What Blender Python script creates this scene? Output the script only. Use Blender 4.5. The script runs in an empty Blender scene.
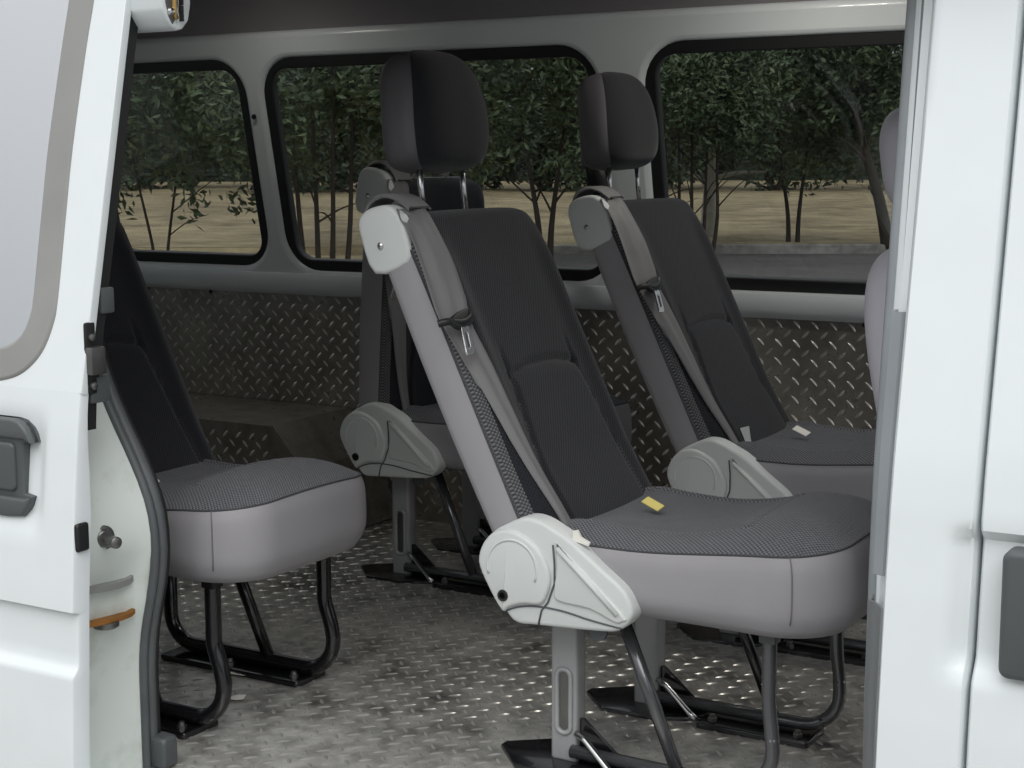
import bpy, bmesh, math, random
from mathutils import Vector, Matrix, noise
random.seed(7)
C = bpy.context.scene.collection
PI = math.pi
V = Vector

# ------------------------------------------------------------------ camera constants (recovered from the photograph)
F = 1572.05
YAW, PITCH, ROLL = (math.radians(a) for a in (30.4547, 8.0606, -0.17))
EYE = V((1.26217, -2.15936, 1.00361))
fw = V((-math.sin(YAW)*math.cos(PITCH), math.cos(YAW)*math.cos(PITCH), -math.sin(PITCH)))
rt = V((math.cos(YAW), math.sin(YAW), 0))
up = rt.cross(fw)
RT = rt*math.cos(ROLL) + up*math.sin(ROLL)
UP = -rt*math.sin(ROLL) + up*math.cos(ROLL)

# ------------------------------------------------------------------ helpers
def tag(o, label=None, cat=None, group=None, kind=None):
    if label: o['label'] = label
    if cat: o['category'] = cat
    if group: o['group'] = group
    if kind: o['kind'] = kind
    return o

def thing(name, label, cat, loc=(0, 0, 0), rz=0, group=None):
    o = bpy.data.objects.new(name, None); C.objects.link(o)
    o.empty_display_size = .05
    o.location = loc; o.rotation_euler = (0, 0, rz)
    return tag(o, label, cat, group)

def link_mesh(name, me, mats, parent=None, smooth=35, loc=(0, 0, 0), rot=(0, 0, 0)):
    me.name = name
    if not isinstance(mats, (list, tuple)): mats = [mats]
    for m in mats: me.materials.append(m)
    if smooth:
        me.shade_smooth()
        if smooth < 180: me.set_sharp_from_angle(angle=math.radians(smooth))
    o = bpy.data.objects.new(name, me); C.objects.link(o)
    o.location = loc; o.rotation_euler = rot
    if parent: o.parent = parent
    return o

def obj(name, bm, mats, parent=None, smooth=35, loc=(0, 0, 0), rot=(0, 0, 0), recalc=True):
    if recalc: bmesh.ops.recalc_face_normals(bm, faces=bm.faces[:])
    me = bpy.data.meshes.new(name); bm.to_mesh(me); bm.free()
    return link_mesh(name, me, mats, parent, smooth, loc, rot)

def add_box(bm, lo, hi, bevel=0, seg=2, mat=None):
    g = bmesh.ops.create_cube(bm, size=1)
    vs = g['verts']
    for v in vs:
        v.co = V(((lo[i]+hi[i])/2 + v.co[i]*(hi[i]-lo[i])) for i in range(3))
    if mat is not None:
        for v in vs: v.co = mat @ v.co
    if bevel:
        es = list({e for v in vs for e in v.link_edges})
        bmesh.ops.bevel(bm, geom=es, offset=bevel, segments=seg, profile=.6, affect='EDGES')
    return bm

def box(lo, hi, bevel=0, seg=2, mat=None):
    return add_box(bmesh.new(), lo, hi, bevel, seg, mat)

def catmull(pts, n):
    pts = [V(p) for p in pts]; out = []
    for i in range(len(pts)-1):
        p0 = pts[max(i-1, 0)]; p1 = pts[i]; p2 = pts[i+1]; p3 = pts[min(i+2, len(pts)-1)]
        for k in range(n):
            t = k/n
            out.append(.5*((2*p1)+(p2-p0)*t+(2*p0-5*p1+4*p2-p3)*t*t+(3*p1-p0-3*p2+p3)*t**3))
    out.append(pts[-1]); return out

def add_tube(bm, path, r, seg=10, closed=False, cap=True):
    path = [V(p) for p in path]; n = len(path)
    rr = r if isinstance(r, (list, tuple)) else [r]*n
    rings = []; nrm = None
    for i, p in enumerate(path):
        a = path[(i-1) % n] if (closed or i > 0) else path[i]
        b = path[(i+1) % n] if (closed or i < n-1) else path[i]
        t = (b-a).normalized()
        if nrm is None:
            nrm = t.orthogonal().normalized()
        nrm = (nrm - t*nrm.dot(t))
        nrm = nrm.normalized() if nrm.length > 1e-6 else t.orthogonal().normalized()
        bn = t.cross(nrm)
        rings.append([bm.verts.new(p+(nrm*math.cos(2*PI*k/seg)+bn*math.sin(2*PI*k/seg))*rr[i]) for k in range(seg)])
    for i in range(n if closed else n-1):
        A, B = rings[i], rings[(i+1) % n]
        for k in range(seg):
            try: bm.faces.new((A[k], A[(k+1) % seg], B[(k+1) % seg], B[k]))
            except ValueError: pass
    if cap and not closed:
        bm.faces.new(rings[0][::-1]); bm.faces.new(rings[-1])
    return bm

def tube(path, r, seg=10, **k): return add_tube(bmesh.new(), path, r, seg, **k)

def offset_poly(pts, d):
    n = len(pts); out = []
    area = sum(pts[i][0]*pts[(i+1) % n][1]-pts[(i+1) % n][0]*pts[i][1] for i in range(n))
    sgn = 1 if area > 0 else -1
    for i in range(n):
        p0, p1, p2 = (V((*pts[j], 0)) for j in ((i-1) % n, i, (i+1) % n))
        e1 = (p1-p0).normalized(); e2 = (p2-p1).normalized()
        n1 = V((-e1.y, e1.x, 0))*sgn; n2 = V((-e2.y, e2.x, 0))*sgn
        m = (n1+n2)
        m = m.normalized() if m.length > 1e-6 else n1
        k = d/max(.5, m.dot(n1))
        out.append((p1.x+m.x*k, p1.y+m.y*k))
    return out

def add_prism(bm, pts, h0, h1, bev, f, seg=3, back=True):
    """outline pts in a plane (a,b); f(a,b,h)->3D; rounded edge at h1"""
    rings = []
    if back: rings.append([bm.verts.new(f(a, b, h0)) for a, b in pts])
    sg = 1 if h1 > h0 else -1
    for k in range(seg+1):
        t = k/seg*PI/2
        q = offset_poly(pts, bev*(1-math.cos(t))) if bev else pts
        h = h1-sg*bev*(1-math.sin(t))
        rings.append([bm.verts.new(f(a, b, h)) for a, b in q])
        if not bev: break
    for A, B in zip(rings, rings[1:]):
        n = len(A)
        for k in range(n):
            bm.faces.new((A[k], A[(k+1) % n], B[(k+1) % n], B[k]))
    bm.faces.new(rings[-1])
    if back: bm.faces.new(rings[0][::-1])
    return bm

def smooth_poly(pts, n=5):
    m = len(pts); out = []
    P_ = [V((*p, 0)) for p in pts]
    for i in range(m):
        p0, p1, p2, p3 = (P_[(i+j-1) % m] for j in range(4))
        for k in range(n):
            t = k/n
            q = .5*((2*p1)+(p2-p0)*t+(2*p0-5*p1+4*p2-p3)*t*t+(3*p1-p0-3*p2+p3)*t**3)
            out.append((q.x, q.y))
    return out

def rrect(x0, y0, x1, y1, r, n=6):
    rs = r if isinstance(r, (list, tuple)) else [r]*4
    out = []
    for (cx, cy, a0), q in zip(((x1-rs[0], y0+rs[0], -PI/2), (x1-rs[1], y1-rs[1], 0), (x0+rs[2], y1-rs[2], PI/2), (x0+rs[3], y0+rs[3], PI)), rs):
        for k in range(n+1):
            a = a0+PI/2*k/n
            out.append((cx+q*math.cos(a), cy+q*math.sin(a)))
    return out

def plate_mesh(outline, holes, extrude, bevel=0, mat=None):
    """flat sheet with holes (2D curve fill), turned into a mesh; local XY plane, thickness along Z"""
    cu = bpy.data.curves.new('tmp', 'CURVE'); cu.dimensions = '2D'; cu.fill_mode = 'BOTH'
    cu.extrude = extrude; cu.bevel_depth = bevel; cu.bevel_resolution = 2
    for pts in [outline]+list(holes):
        s = cu.splines.new('POLY'); s.points.add(len(pts)-1); s.use_cyclic_u = True
        for p, (x, y) in zip(s.points, pts): p.co = (x, y, 0, 1)
    o = bpy.data.objects.new('tmp', cu); C.objects.link(o)
    dg = bpy.context.evaluated_depsgraph_get()
    me = bpy.data.meshes.new_from_object(o.evaluated_get(dg))
    bpy.data.objects.remove(o); bpy.data.curves.remove(cu)
    me.materials.clear()
    if mat is not None: me.transform(mat)
    return me

def sheet(rows, bm=None):
    """grid of 3D points -> faces"""
    bm = bm or bmesh.new()
    vs = [[bm.verts.new(p) for p in r] for r in rows]
    for A, B in zip(vs, vs[1:]):
        for i in range(len(A)-1):
            bm.faces.new((A[i], A[i+1], B[i+1], B[i]))
    return bm

def solidify(bm, t):
    bmesh.ops.recalc_face_normals(bm, faces=bm.faces[:])
    bmesh.ops.solidify(bm, geom=bm.faces[:], thickness=t)
    return bm

def lerp_table(tab, x):
    if x <= tab[0][0]: return tab[0][1]
    for (a, b), (c, d) in zip(tab, tab[1:]):
        if x <= c: return b+(d-b)*(x-a)/(c-a)
    (a, b), (c, d) = tab[-2:]
    return d+(d-b)/(c-a)*(x-c)

def sstep(a, b, x):
    t = min(1, max(0, (x-a)/(b-a))); return t*t*(3-2*t)

# ------------------------------------------------------------------ materials
def lin(c):
    return tuple(((v/255)/12.92 if v/255 <= .04045 else ((v/255+.055)/1.055)**2.4) for v in c)+(1,)

class NT:
    def __init__(s, name):
        s.m = bpy.data.materials.new(name); s.m.use_nodes = True
        s.t = s.m.node_tree; s.n = s.t.nodes; s.n.clear()
        s.out = s.n.new('ShaderNodeOutputMaterial')
        s.b = s.n.new('ShaderNodeBsdfPrincipled')
        s.t.links.new(s.b.outputs[0], s.out.inputs[0])
    def node(s, typ, **k):
        n = s.n.new('ShaderNode'+typ)
        for a, v in k.items(): setattr(n, a, v)
        return n
    def link(s, a, b): s.t.links.new(a, b)
    def coords(s, which='Object'):
        return s.node('TexCoord').outputs[which]
    def mapping(s, vec, scale=(1, 1, 1), rot=(0, 0, 0)):
        n = s.node('Mapping'); n.inputs['Scale'].default_value = scale; n.inputs['Rotation'].default_value = rot
        s.link(vec, n.inputs[0]); return n.outputs[0]
    def noise(s, vec, scale, detail=4, rough=.55):
        n = s.node('TexNoise'); n.inputs['Scale'].default_value = scale; n.inputs['Detail'].default_value = detail
        n.inputs['Roughness'].default_value = rough
        s.link(vec, n.inputs['Vector']); return n.outputs[0]
    def ramp(s, fac, stops):
        n = s.node('ValToRGB'); e = n.color_ramp.elements
        while len(e) < len(stops): e.new(.5)
        for el, (p, c) in zip(e, stops):
            el.position = p; el.color = c if isinstance(c, tuple) else (c, c, c, 1)
        s.link(fac, n.inputs[0]); return n.outputs[0]
    def bump(s, h, strength, dist, prev=None):
        n = s.node('Bump'); n.inputs['Strength'].default_value = strength; n.inputs['Distance'].default_value = dist
        s.link(h, n.inputs['Height'])
        if prev is not None: s.link(prev, n.inputs['Normal'])
        return n.outputs[0]
    def set(s, **k):
        for a, v in k.items():
            i = s.b.inputs[a.replace('_', ' ')]
            if hasattr(v, 'is_output'): s.link(v, i)
            else: i.default_value = v
        return s

def plain(name, c, rough=.5, metal=0, bump=0, bscale=200, var=0, coat=0, spec=.5):
    t = NT(name); base = lin(c)
    t.set(Base_Color=base, Roughness=rough, Metallic=metal, Coat_Weight=coat)
    t.b.inputs['Specular IOR Level'].default_value = spec
    v = t.coords()
    if var:
        nz = t.noise(v, 9, 5)
        t.set(Base_Color=t.ramp(nz, [(.3, tuple(x*(1-var) for x in base[:3])+(1,)), (.7, base)]))
    if bump:
        t.set(Normal=t.bump(t.noise(v, bscale, 3), bump, .001))
    return t.m

M = {}
M['paint'] = plain('white_paint', (220, 226, 228), .32, var=.03, coat=.3)
M['paint_jamb'] = None
t = NT('white_paint_weathered'); v = t.coords()
n1 = t.noise(v, 7, 6, .6); n2 = t.noise(t.mapping(v, (30, 30, 5)), 1, 4)
mix = t.node('Mix', data_type='RGBA'); mix.inputs[6].default_value = lin((216, 223, 218)); mix.inputs[7].default_value = lin((176, 178, 166))
t.link(t.ramp(n1, [(.5, 0.0), (.75, 1.0)]), mix.inputs[0])
t.set(Base_Color=mix.outputs[2], Roughness=.42, Normal=t.bump(n2, .12, .002)); M['paint_jamb'] = t.m
M['vinyl'] = plain('grey_vinyl', (150, 148, 152), .5, bump=.25, bscale=500, var=.06)
M['vinyl_dark'] = plain('charcoal_vinyl', (92, 90, 94), .55, bump=.25, bscale=500)
M['plastic_light'] = plain('light_grey_plastic', (205, 209, 208), .42, bump=.08, bscale=700, var=.03)
M['plastic_dark'] = plain('dark_grey_plastic', (78, 82, 84), .45, bump=.1, bscale=600)
M['rubber'] = plain('black_rubber', (24, 25, 26), .5, bump=.1, bscale=400)
M['rubber_grey'] = plain('weathered_grey_rubber', (92, 96, 99), .5, var=.35, bump=.25, bscale=120)
M['gasket_grey'] = plain('grey_window_gasket', (142, 142, 141), .5, var=.12)
M['black_metal'] = plain('black_painted_steel', (22, 22, 25), .2, bump=.05, bscale=60, coat=.4)
M['grey_metal'] = plain('grey_painted_steel', (160, 161, 163), .28, bump=.08, bscale=80, var=.2, coat=.3)
M['buffer'] = plain('grey_buffer_rubber', (140, 146, 150), .5, var=.12)
M['piping'] = plain('seam_piping', (66, 66, 70), .8)
M['tube_metal'] = plain('grey_tube_steel', (96, 97, 100), .2, .5, bump=.06, bscale=60, var=.2, coat=.4)
M['pillar_trim'] = plain('grey_pillar_trim', (116, 119, 121), .45, var=.08)
M['seam'] = plain('vinyl_seam', (112, 110, 114), .7)
M['steel'] = plain('bright_steel', (205, 205, 205), .22, 1)
M['dull_steel'] = plain('dull_steel', (130, 130, 128), .4, .9, var=.3)
M['brass'] = plain('brass_pin', (205, 170, 110), .35, .8)
M['rust'] = plain('rusty_steel', (166, 112, 50), .8, .1, bump=.5, bscale=90, var=.5)
M['headliner'] = plain('dark_headliner', (128, 125, 128), .95, bump=.2, bscale=300)
M['belt'] = plain('grey_seat_belt', (116, 115, 116), .6, bump=.3, bscale=700)
M['seat_light'] = plain('pale_grey_seat_fabric', (168, 166, 174), .9, bump=.3, bscale=500)
M['paper'] = plain('white_paper', (232, 230, 222), .8)
M['tag_yellow'] = plain('yellow_label', (222, 205, 120), .7)
M['black_void'] = plain('black_gap_filler', (16, 16, 17), .8)

def fabric(name, dark, light, sx, sy, rough=.85, plane='xy', strength=.6):
    t = NT(name); v = t.coords()
    if plane == 'yz':
        s = t.node('SeparateXYZ'); t.link(v, s.inputs[0]); c = t.node('CombineXYZ')
        t.link(s.outputs[1], c.inputs[0]); t.link(s.outputs[2], c.inputs[1]); v2 = c.outputs[0]
    else: v2 = v
    mp = t.mapping(t.mapping(v2, (sx, sy, 1)), (1, 1, 1), (0, 0, PI/4))
    vo = t.node('TexVoronoi', voronoi_dimensions='2D'); vo.inputs['Scale'].default_value = 1; vo.inputs['Randomness'].default_value = 0
    t.link(mp, vo.inputs['Vector'])
    h = t.ramp(vo.outputs['Distance'], [(.15, 0.0), (.55, 1.0)])
    mix = t.node('Mix', data_type='RGBA'); mix.inputs[6].default_value = lin(light); mix.inputs[7].default_value = lin(dark)
    t.link(h, mix.inputs[0])
    inv = t.node('Math', operation='SUBTRACT'); inv.inputs[0].default_value = 1; t.link(h, inv.inputs[1])
    b1 = t.bump(inv.outputs[0], strength, .0025)
    b2 = t.bump(t.noise(v, 900, 2), .25, .0008, b1)
    t.set(Base_Color=mix.outputs[2], Roughness=rough, Normal=b2, Sheen_Weight=.15, Sheen_Roughness=.5)
    t.b.inputs['Specular IOR Level'].default_value = .25
    return t.m
M['knit_head'] = fabric('dark_knit_headrest', (26, 27, 31), (36, 37, 42), 330, 330, plane='yz', strength=.2)
M['knit_back'] = fabric('dark_knit_backrest', (26, 27, 32), (38, 39, 45), 230, 200, plane='yz', strength=.4)
M['knit_bolster_sheen'] = fabric('sheen_knit_bolster', (54, 55, 58), (112, 112, 115), 260, 200, plane='yz')  # grazing sheen painted as a lighter knit on the bolster sides
M['knit_seat_lit'] = fabric('lit_knit_cushion', (62, 63, 68), (124, 126, 132), 190, 230, plane='xy', strength=.8)  # same fabric as the backrest, coloured lighter for the light from above

def tread(name, base, dark, grime, metal=.6, lo=.45, hi=.62):
    t = NT(name); v = t.coords()
    n1 = t.noise(v, 2.2, 6, .6); n2 = t.noise(v, 14, 6, .65); n3 = t.noise(t.mapping(v, (3, 60, 60)), 1, 3)
    m1 = t.node('Mix', data_type='RGBA'); m1.inputs[6].default_value = lin(base); m1.inputs[7].default_value = lin(dark)
    add = t.node('Math', operation='MULTIPLY_ADD'); add.inputs[1].default_value = .55
    t.link(n2, add.inputs[0]); 
    sc = t.node('Math', operation='MULTIPLY'); sc.inputs[1].default_value = .45; t.link(n1, sc.inputs[0]); t.link(sc.outputs[0], add.inputs[2])
    t.link(t.ramp(add.outputs[0], [(lo-grime*.1, 0.0), (hi, grime)]), m1.inputs[0])
    t.set(Base_Color=m1.outputs[2], Metallic=metal, Roughness=t.ramp(n2, [(.3, .24), (.75, .45)]), Normal=t.bump(n3, .06, .001))
    return t.m
M['tread_wall'] = tread('tread_plate_wall', (172, 167, 158), (100, 96, 90), .7, .65)
M['lug'] = plain('worn_tread_highlight', (226, 224, 218), .3, .75, var=.15)  # lug highlights painted as a brighter, polished metal
M['tread_floor'] = tread('tread_plate_floor', (212, 210, 204), (70, 69, 66), .95, .5, .51, .63)
M['lug_floor'] = plain('worn_floor_highlight', (206, 205, 200), .32, .6, var=.3)  # floor lugs likewise carry their highlights in the colour

def tinted(name, tint, refl, rough=.0):
    t = NT(name); t.n.remove(t.b)
    tr = t.node('BsdfTransparent'); tr.inputs[0].default_value = tint
    gl = t.node('BsdfGlossy'); gl.inputs['Roughness'].default_value = rough
    gl.inputs[0].default_value = (.95, .97, 1, 1)
    # Schlick reflectance, the same from both faces of the pane
    ge = t.node('NewGeometry'); dt = t.node('VectorMath', operation='DOT_PRODUCT'); t.link(ge.outputs['Incoming'], dt.inputs[0]); t.link(ge.outputs['Normal'], dt.inputs[1])
    ab = t.node('Math', operation='ABSOLUTE'); t.link(dt.outputs['Value'], ab.inputs[0])
    om = t.node('Math', operation='SUBTRACT'); om.inputs[0].default_value = 1; t.link(ab.outputs[0], om.inputs[1])
    pw = t.node('Math', operation='POWER'); pw.inputs[1].default_value = 5; t.link(om.outputs[0], pw.inputs[0])
    fr = t.node('Math', operation='MULTIPLY_ADD'); fr.inputs[1].default_value = 1-refl; fr.inputs[2].default_value = refl; t.link(pw.outputs[0], fr.inputs[0])
    mx = t.node('MixShader'); t.link(fr.outputs[0], mx.inputs[0]); t.link(tr.outputs[0], mx.inputs[1]); t.link(gl.outputs[0], mx.inputs[2])
    t.link(mx.outputs[0], t.out.inputs[0]); return t.m
M['glass_tint'] = tinted('smoked_glass', (.62, .64, .65, 1), .04)      # two surfaces per pane
M['glass_door'] = tinted('reflective_film_glass', (.3, .32, .33, 1), .64)
M['glass_clear'] = tinted('clear_glass', (.92, .94, .93, 1), .04)

def ground_mat(name, a, b, scale, bumpd=.02):
    t = NT(name); v = t.coords()
    n1 = t.noise(v, scale, 6, .65); n2 = t.noise(v, scale*.12, 4)
    ad = t.node('Math', operation='MULTIPLY_ADD'); ad.inputs[1].default_value = .6; t.link(n1, ad.inputs[0])
    s2 = t.node('Math', operation='MULTIPLY'); s2.inputs[1].default_value = .4; t.link(n2, s2.inputs[0]); t.link(s2.outputs[0], ad.inputs[2])
    t.set(Base_Color=t.ramp(ad.outputs[0], [(.38, lin(a)), (.62, lin(b))]), Roughness=.9, Normal=t.bump(n1, .5, bumpd))
    return t.m
M['asphalt'] = ground_mat('asphalt', (122, 122, 120), (150, 149, 146), 8, .01)
M['road'] = ground_mat('far_road_asphalt', (78, 76, 73), (104, 101, 97), 8, .01)
M['lawn'] = ground_mat('dry_lawn', (102, 88, 64), (176, 160, 124), 1.1, .05)
M['kerb'] = ground_mat('concrete_kerb', (120, 118, 112), (168, 165, 158), 6, .01)

def leaf_mat(name, a, b):
    t = NT(name); v = t.coords()
    n = t.noise(v, 2.3, 3)
    t.set(Base_Color=t.ramp(n, [(.35, lin(a)), (.65, lin(b))]), Roughness=.45)
    t.b.inputs['Specular IOR Level'].default_value = .4
    return t.m
M['leaf'] = leaf_mat('evergreen_leaf', (58, 76, 52), (112, 126, 92))
M['leaf_dark'] = leaf_mat('dark_hedge_leaf', (46, 60, 46), (84, 98, 74))
M['bark'] = plain('dark_bark', (66, 58, 50), .9, bump=.6, bscale=40, var=.3)
M['bark_white'] = plain('whitewashed_bark', (196, 194, 184), .9, bump=.4, bscale=30, var=.2)
M['hill'] = leaf_mat('far_wooded_ridge', (30, 38, 30), (52, 62, 48))

# ------------------------------------------------------------------ body profile
DOOR_TAB = [(-.3, -.522), (.085, -.516), (.347, -.502), (.499, -.489), (.6, -.4775), (.66, -.468), (.80, -.4386), (1.0, -.3966), (1.4, -.3126)]
def doorY(z): return lerp_table(DOOR_TAB, z)
def bodyY(z): return doorY(z)+.10
K = .2
def wallY(z): return 1.4625-K*(z-.637)
NW = math.sqrt(1+K*K)
# local (X, s, depth) -> world on the leaning window wall
MW = Matrix(((1, 0, 0, 0), (0, -K/NW, -1/NW, 1.4625), (0, 1/NW, -K/NW, .637), (0, 0, 0, 1)))   # +Z local points into the cabin
def zs(z): return (z-.637)*NW

# ------------------------------------------------------------------ tread plate lugs
def add_lug(bm, f, a, b, ang, L=.0135, W=.0032, H=.0018):
    ca, sa = math.cos(ang), math.sin(ang)
    def P_(u, w, h): return bm.verts.new(f(a+u*ca-w*sa, b+u*sa+w*ca, h))
    e0 = P_(-L, 0, 0); e1 = P_(L, 0, 0)
    lo = [P_(-L*.5, W*.8, 0), P_(0, W, 0), P_(L*.5, W*.8, 0)]; hi = [P_(-L*.5, -W*.8, 0), P_(0, -W, 0), P_(L*.5, -W*.8, 0)]
    top = [P_(-L*.5, 0, H*.85), P_(0, 0, H), P_(L*.5, 0, H*.85)]
    for s in (lo, hi):
        for q in ((e0, s[0], top[0]), (s[0], s[1], top[1], top[0]), (s[1], s[2], top[2], top[1]), (s[2], e1, top[2])):
            bm.faces.new(q).material_index = 1

def tread_sheet(f, a0, b0, a1, b1, pitch, rot=0):
    bm = bmesh.new()
    na, nb = 12, 8
    sheet([[f(a0+(a1-a0)*i/na, b0+(b1-b0)*j/nb, 0) for i in range(na+1)] for j in range(nb+1)], bm)
    for j in range(int((b1-b0)/pitch*2)):
        for i in range(int((a1-a0)/pitch)):
            a = a0+pitch*(i+.3+(.5 if j % 2 else 0)); b = b0+pitch*(j+.5)/2
            if a0+.012 < a < a1-.012 and b0+.012 < b < b1-.012:
                add_lug(bm, f, a, b, (PI/4 if j % 2 else -PI/4)+rot, .0138, .0040, .0021)
    return bm

# ------------------------------------------------------------------ SETTING: van shell
o = obj('floor', tread_sheet(lambda a, b, h: V((a, b, h)), -2.7, -.30, .95, 1.462, .044), [M['tread_floor'], M['lug_floor']], smooth=25, recalc=False)
tag(o, kind='structure')
o = obj('wall_back_lower', tread_sheet(lambda a, b, h: V((a, 1.458-h, b)), -2.7, 0, .95, .634, .046), [M['tread_wall'], M['lug']], smooth=25, recalc=False)
o.name = 'wall_back_panel'; tag(o, kind='structure')

# window wall with three openings
WIN = [(-2.285, -1.672, .712, 1.283), (-1.592, -.556, .705, 1.281), (-.414, .62, .699, 1.278)]
def win_outline(w, d=0, r=.075): return rrect(w[0]+d, zs(w[2])+d, w[1]-d, zs(w[3])-d, r-d if r > d else .01, 8)
me = plate_mesh(rrect(-2.75, zs(.637), 1.0, zs(1.345), .002, 1), [win_outline(w, -.024, .10) for w in WIN], .012, .016, MW @ Matrix.Translation((0, 0, -.012)))
o = link_mesh('wall_back', me, M['paint'], smooth=50); tag(o, kind='structure')
# belt rail: folded ledge under the windows
rows = []
prof = [(.632, 0.0), (.632, .022), (.640, .027), (.672, .027), (.684, .022), (.688, .006)]
for x in (-2.75, 1.0):
    rows.append([V((x, wallY(z)-d-.002, z)) for z, d in prof])
o = obj('trim_1', solidify(sheet(rows), .002), M['paint'], smooth=50); tag(o, kind='structure')
for i, w in enumerate(WIN):
    e = bpy.data.objects.new('window_%d' % (i+1), None); C.objects.link(e); tag(e, kind='structure')
    me = plate_mesh(win_outline(w, -.015, .085), [win_outline(w, .018, .075)], .009, .004, MW @ Matrix.Translation((0, 0, -.008)))
    link_mesh('gasket', me, M['rubber'], e, smooth=50)
    me = plate_mesh(win_outline(w, .006, .075), [], .0022, 0, MW @ Matrix.Translation((0, 0, -.014)))
    link_mesh('pane', me, M['glass_tint'], e, smooth=0)

# headliner / ceiling
rows = []
for x in [-2.75+i*.25 for i in range(15)]+[1.0]:
    r = [V((x, 1.325, 1.332)), V((x, 1.318, 1.36)), V((x, 1.295, 1.41)), V((x, 1.24, 1.455)), V((x, 1.15, 1.485)), V((x, .9, 1.51)), V((x, .5, 1.52)), V((x, .1, 1.51)), V((x, -.1, 1.49)), V((x, -.2, 1.45))]
    rows.append(r)
o = obj('ceiling', sheet(rows), M['headliner'], smooth=60); tag(o, kind='structure')
# outer roof skin
rows = []
for x in (-2.85, -1.5, 0, 1.0, 1.5):
    rows.append([V((x, 1.46, 1.30)), V((x, 1.40, 1.48)), V((x, 1.2, 1.56)), V((x, .5, 1.60)), V((x, -.15, 1.56)), V((x, -.29, 1.45)), V((x, -.31, 1.30))])
o = obj('ceiling_roof', sheet(rows), M['paint'], smooth=60); o.name = 'roof'; tag(o, kind='structure')
# rear end wall and rear window frame
me = plate_mesh(rrect(-.40, -.05, 1.47, 1.5, .05), [rrect(-.2, .72, .46, 1.28, .06), rrect(.6, .72, 1.27, 1.28, .06)], .015, .005, Matrix(((0, 0, 1, -2.72), (1, 0, 0, 0), (0, 1, 0, 0), (0, 0, 0, 1))))
o = link_mesh('wall_left', me, M['paint'], smooth=50); tag(o, kind='structure')
e = bpy.data.objects.new('window_4', None); C.objects.link(e); tag(e, kind='structure')
me = plate_mesh(rrect(-.21, .71, .47, 1.29, .06), [], .002, 0, Matrix(((0, 0, 1, -2.72), (1, 0, 0, 0), (0, 1, 0, 0), (0, 0, 0, 1)))); link_mesh('pane', me, M['glass_tint'], e, 0)
me = plate_mesh(rrect(.59, .71, 1.28, 1.29, .06), [], .002, 0, Matrix(((0, 0, 1, -2.72), (1, 0, 0, 0), (0, 1, 0, 0), (0, 0, 0, 1)))); link_mesh('pane', me, M['glass_tint'], e, 0)

# near side rear quarter (behind the slid door) and the door jamb
JT = [(-.02, -.532), (.19, -.532), (.253, -.523), (.289, -.511), (.35, -.497), (.392, -.494), (.458, -.503), (.52, -.535), (.584, -.580), (.673, -.630), (.80, -.69), (1.0, -.75), (1.4, -.84)]
def jambX(z):
    # smoothed table
    return sum(lerp_table(JT, z+d) for d in (-.03, -.015, 0, .015, .03))/5
def sealY(z): return bodyY(z)+.135 if z > 9 else lerp_table([(-.1, -.285), (.5, -.285), (.66, -.275), (1.4, -.12)], z)
rows = []
for j in range(60):
    z = -.25+1.62*j/59
    ys = sealY(z); yo = bodyY(z)-.035
    r = [V((jambX(z)-.03, ys+.03, z)), V((jambX(z)-.004, ys+.005, z))]
    for k in range(10):
        q = k/9
        y = ys+(yo-ys)*q
        dx = -.012*math.sin(PI*q)*(1 if z < .36 else .55) - .02*q
        dx -= .012*sstep(.30, .315, z)*(1-sstep(.36, .40, z))*sstep(.15, .3, q)
        r.append(V((jambX(z)+dx, y, z)))
    # turn the corner on to the outer quarter panel
    r.append(V((jambX(z)-.035, yo-.004, z))); r.append(V((jambX(z)-.06, yo-.004, z))); r.append(V((-2.75, yo-.004, z)))
    rows.append(r)
o = obj('wall_quarter', sheet(rows), M['paint_jamb'], smooth=40); o.name = 'wall_front_left'; tag(o, kind='structure')
# inner lining of the near quarter: painted above, tread plate below
rows = [[V((x, sealY(z)+.03, z)) for x in (jambX(z)-.04, -1.6, -2.72)] for z in [.63+.06*i for i in range(14)]]
o = obj('wall_lining', sheet(rows), M['paint'], smooth=40); o.name = 'wall_front_lining'; tag(o, kind='structure')
rows = [[V((x, sealY(z)+.028, z)) for x in (jambX(z)-.04, -1.6, -2.72)] for z in [.04*i for i in range(17)]]
o = obj('trim_9', sheet(rows), M['tread_wall'], smooth=40); tag(o, kind='structure')

# step trim at the foot of the jamb
o = obj('trim_4', box((-.56, -.30, 0), (-.503, -.262, .055), .012, 3), M['rubber_grey']); tag(o, kind='structure')
# outer sill and step under the opening
rows = [[V((x, y, z)) for x in (-.55, .1, .72)] for y, z in ((-.285, -.006), (-.30, -.008), (-.315, -.014), (-.33, -.03), (-.36, -.2), (-.41, -.22), (-.43, -.35))]
o = obj('trim_5', sheet(rows), M['paint'], smooth=40); tag(o, kind='structure')

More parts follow.
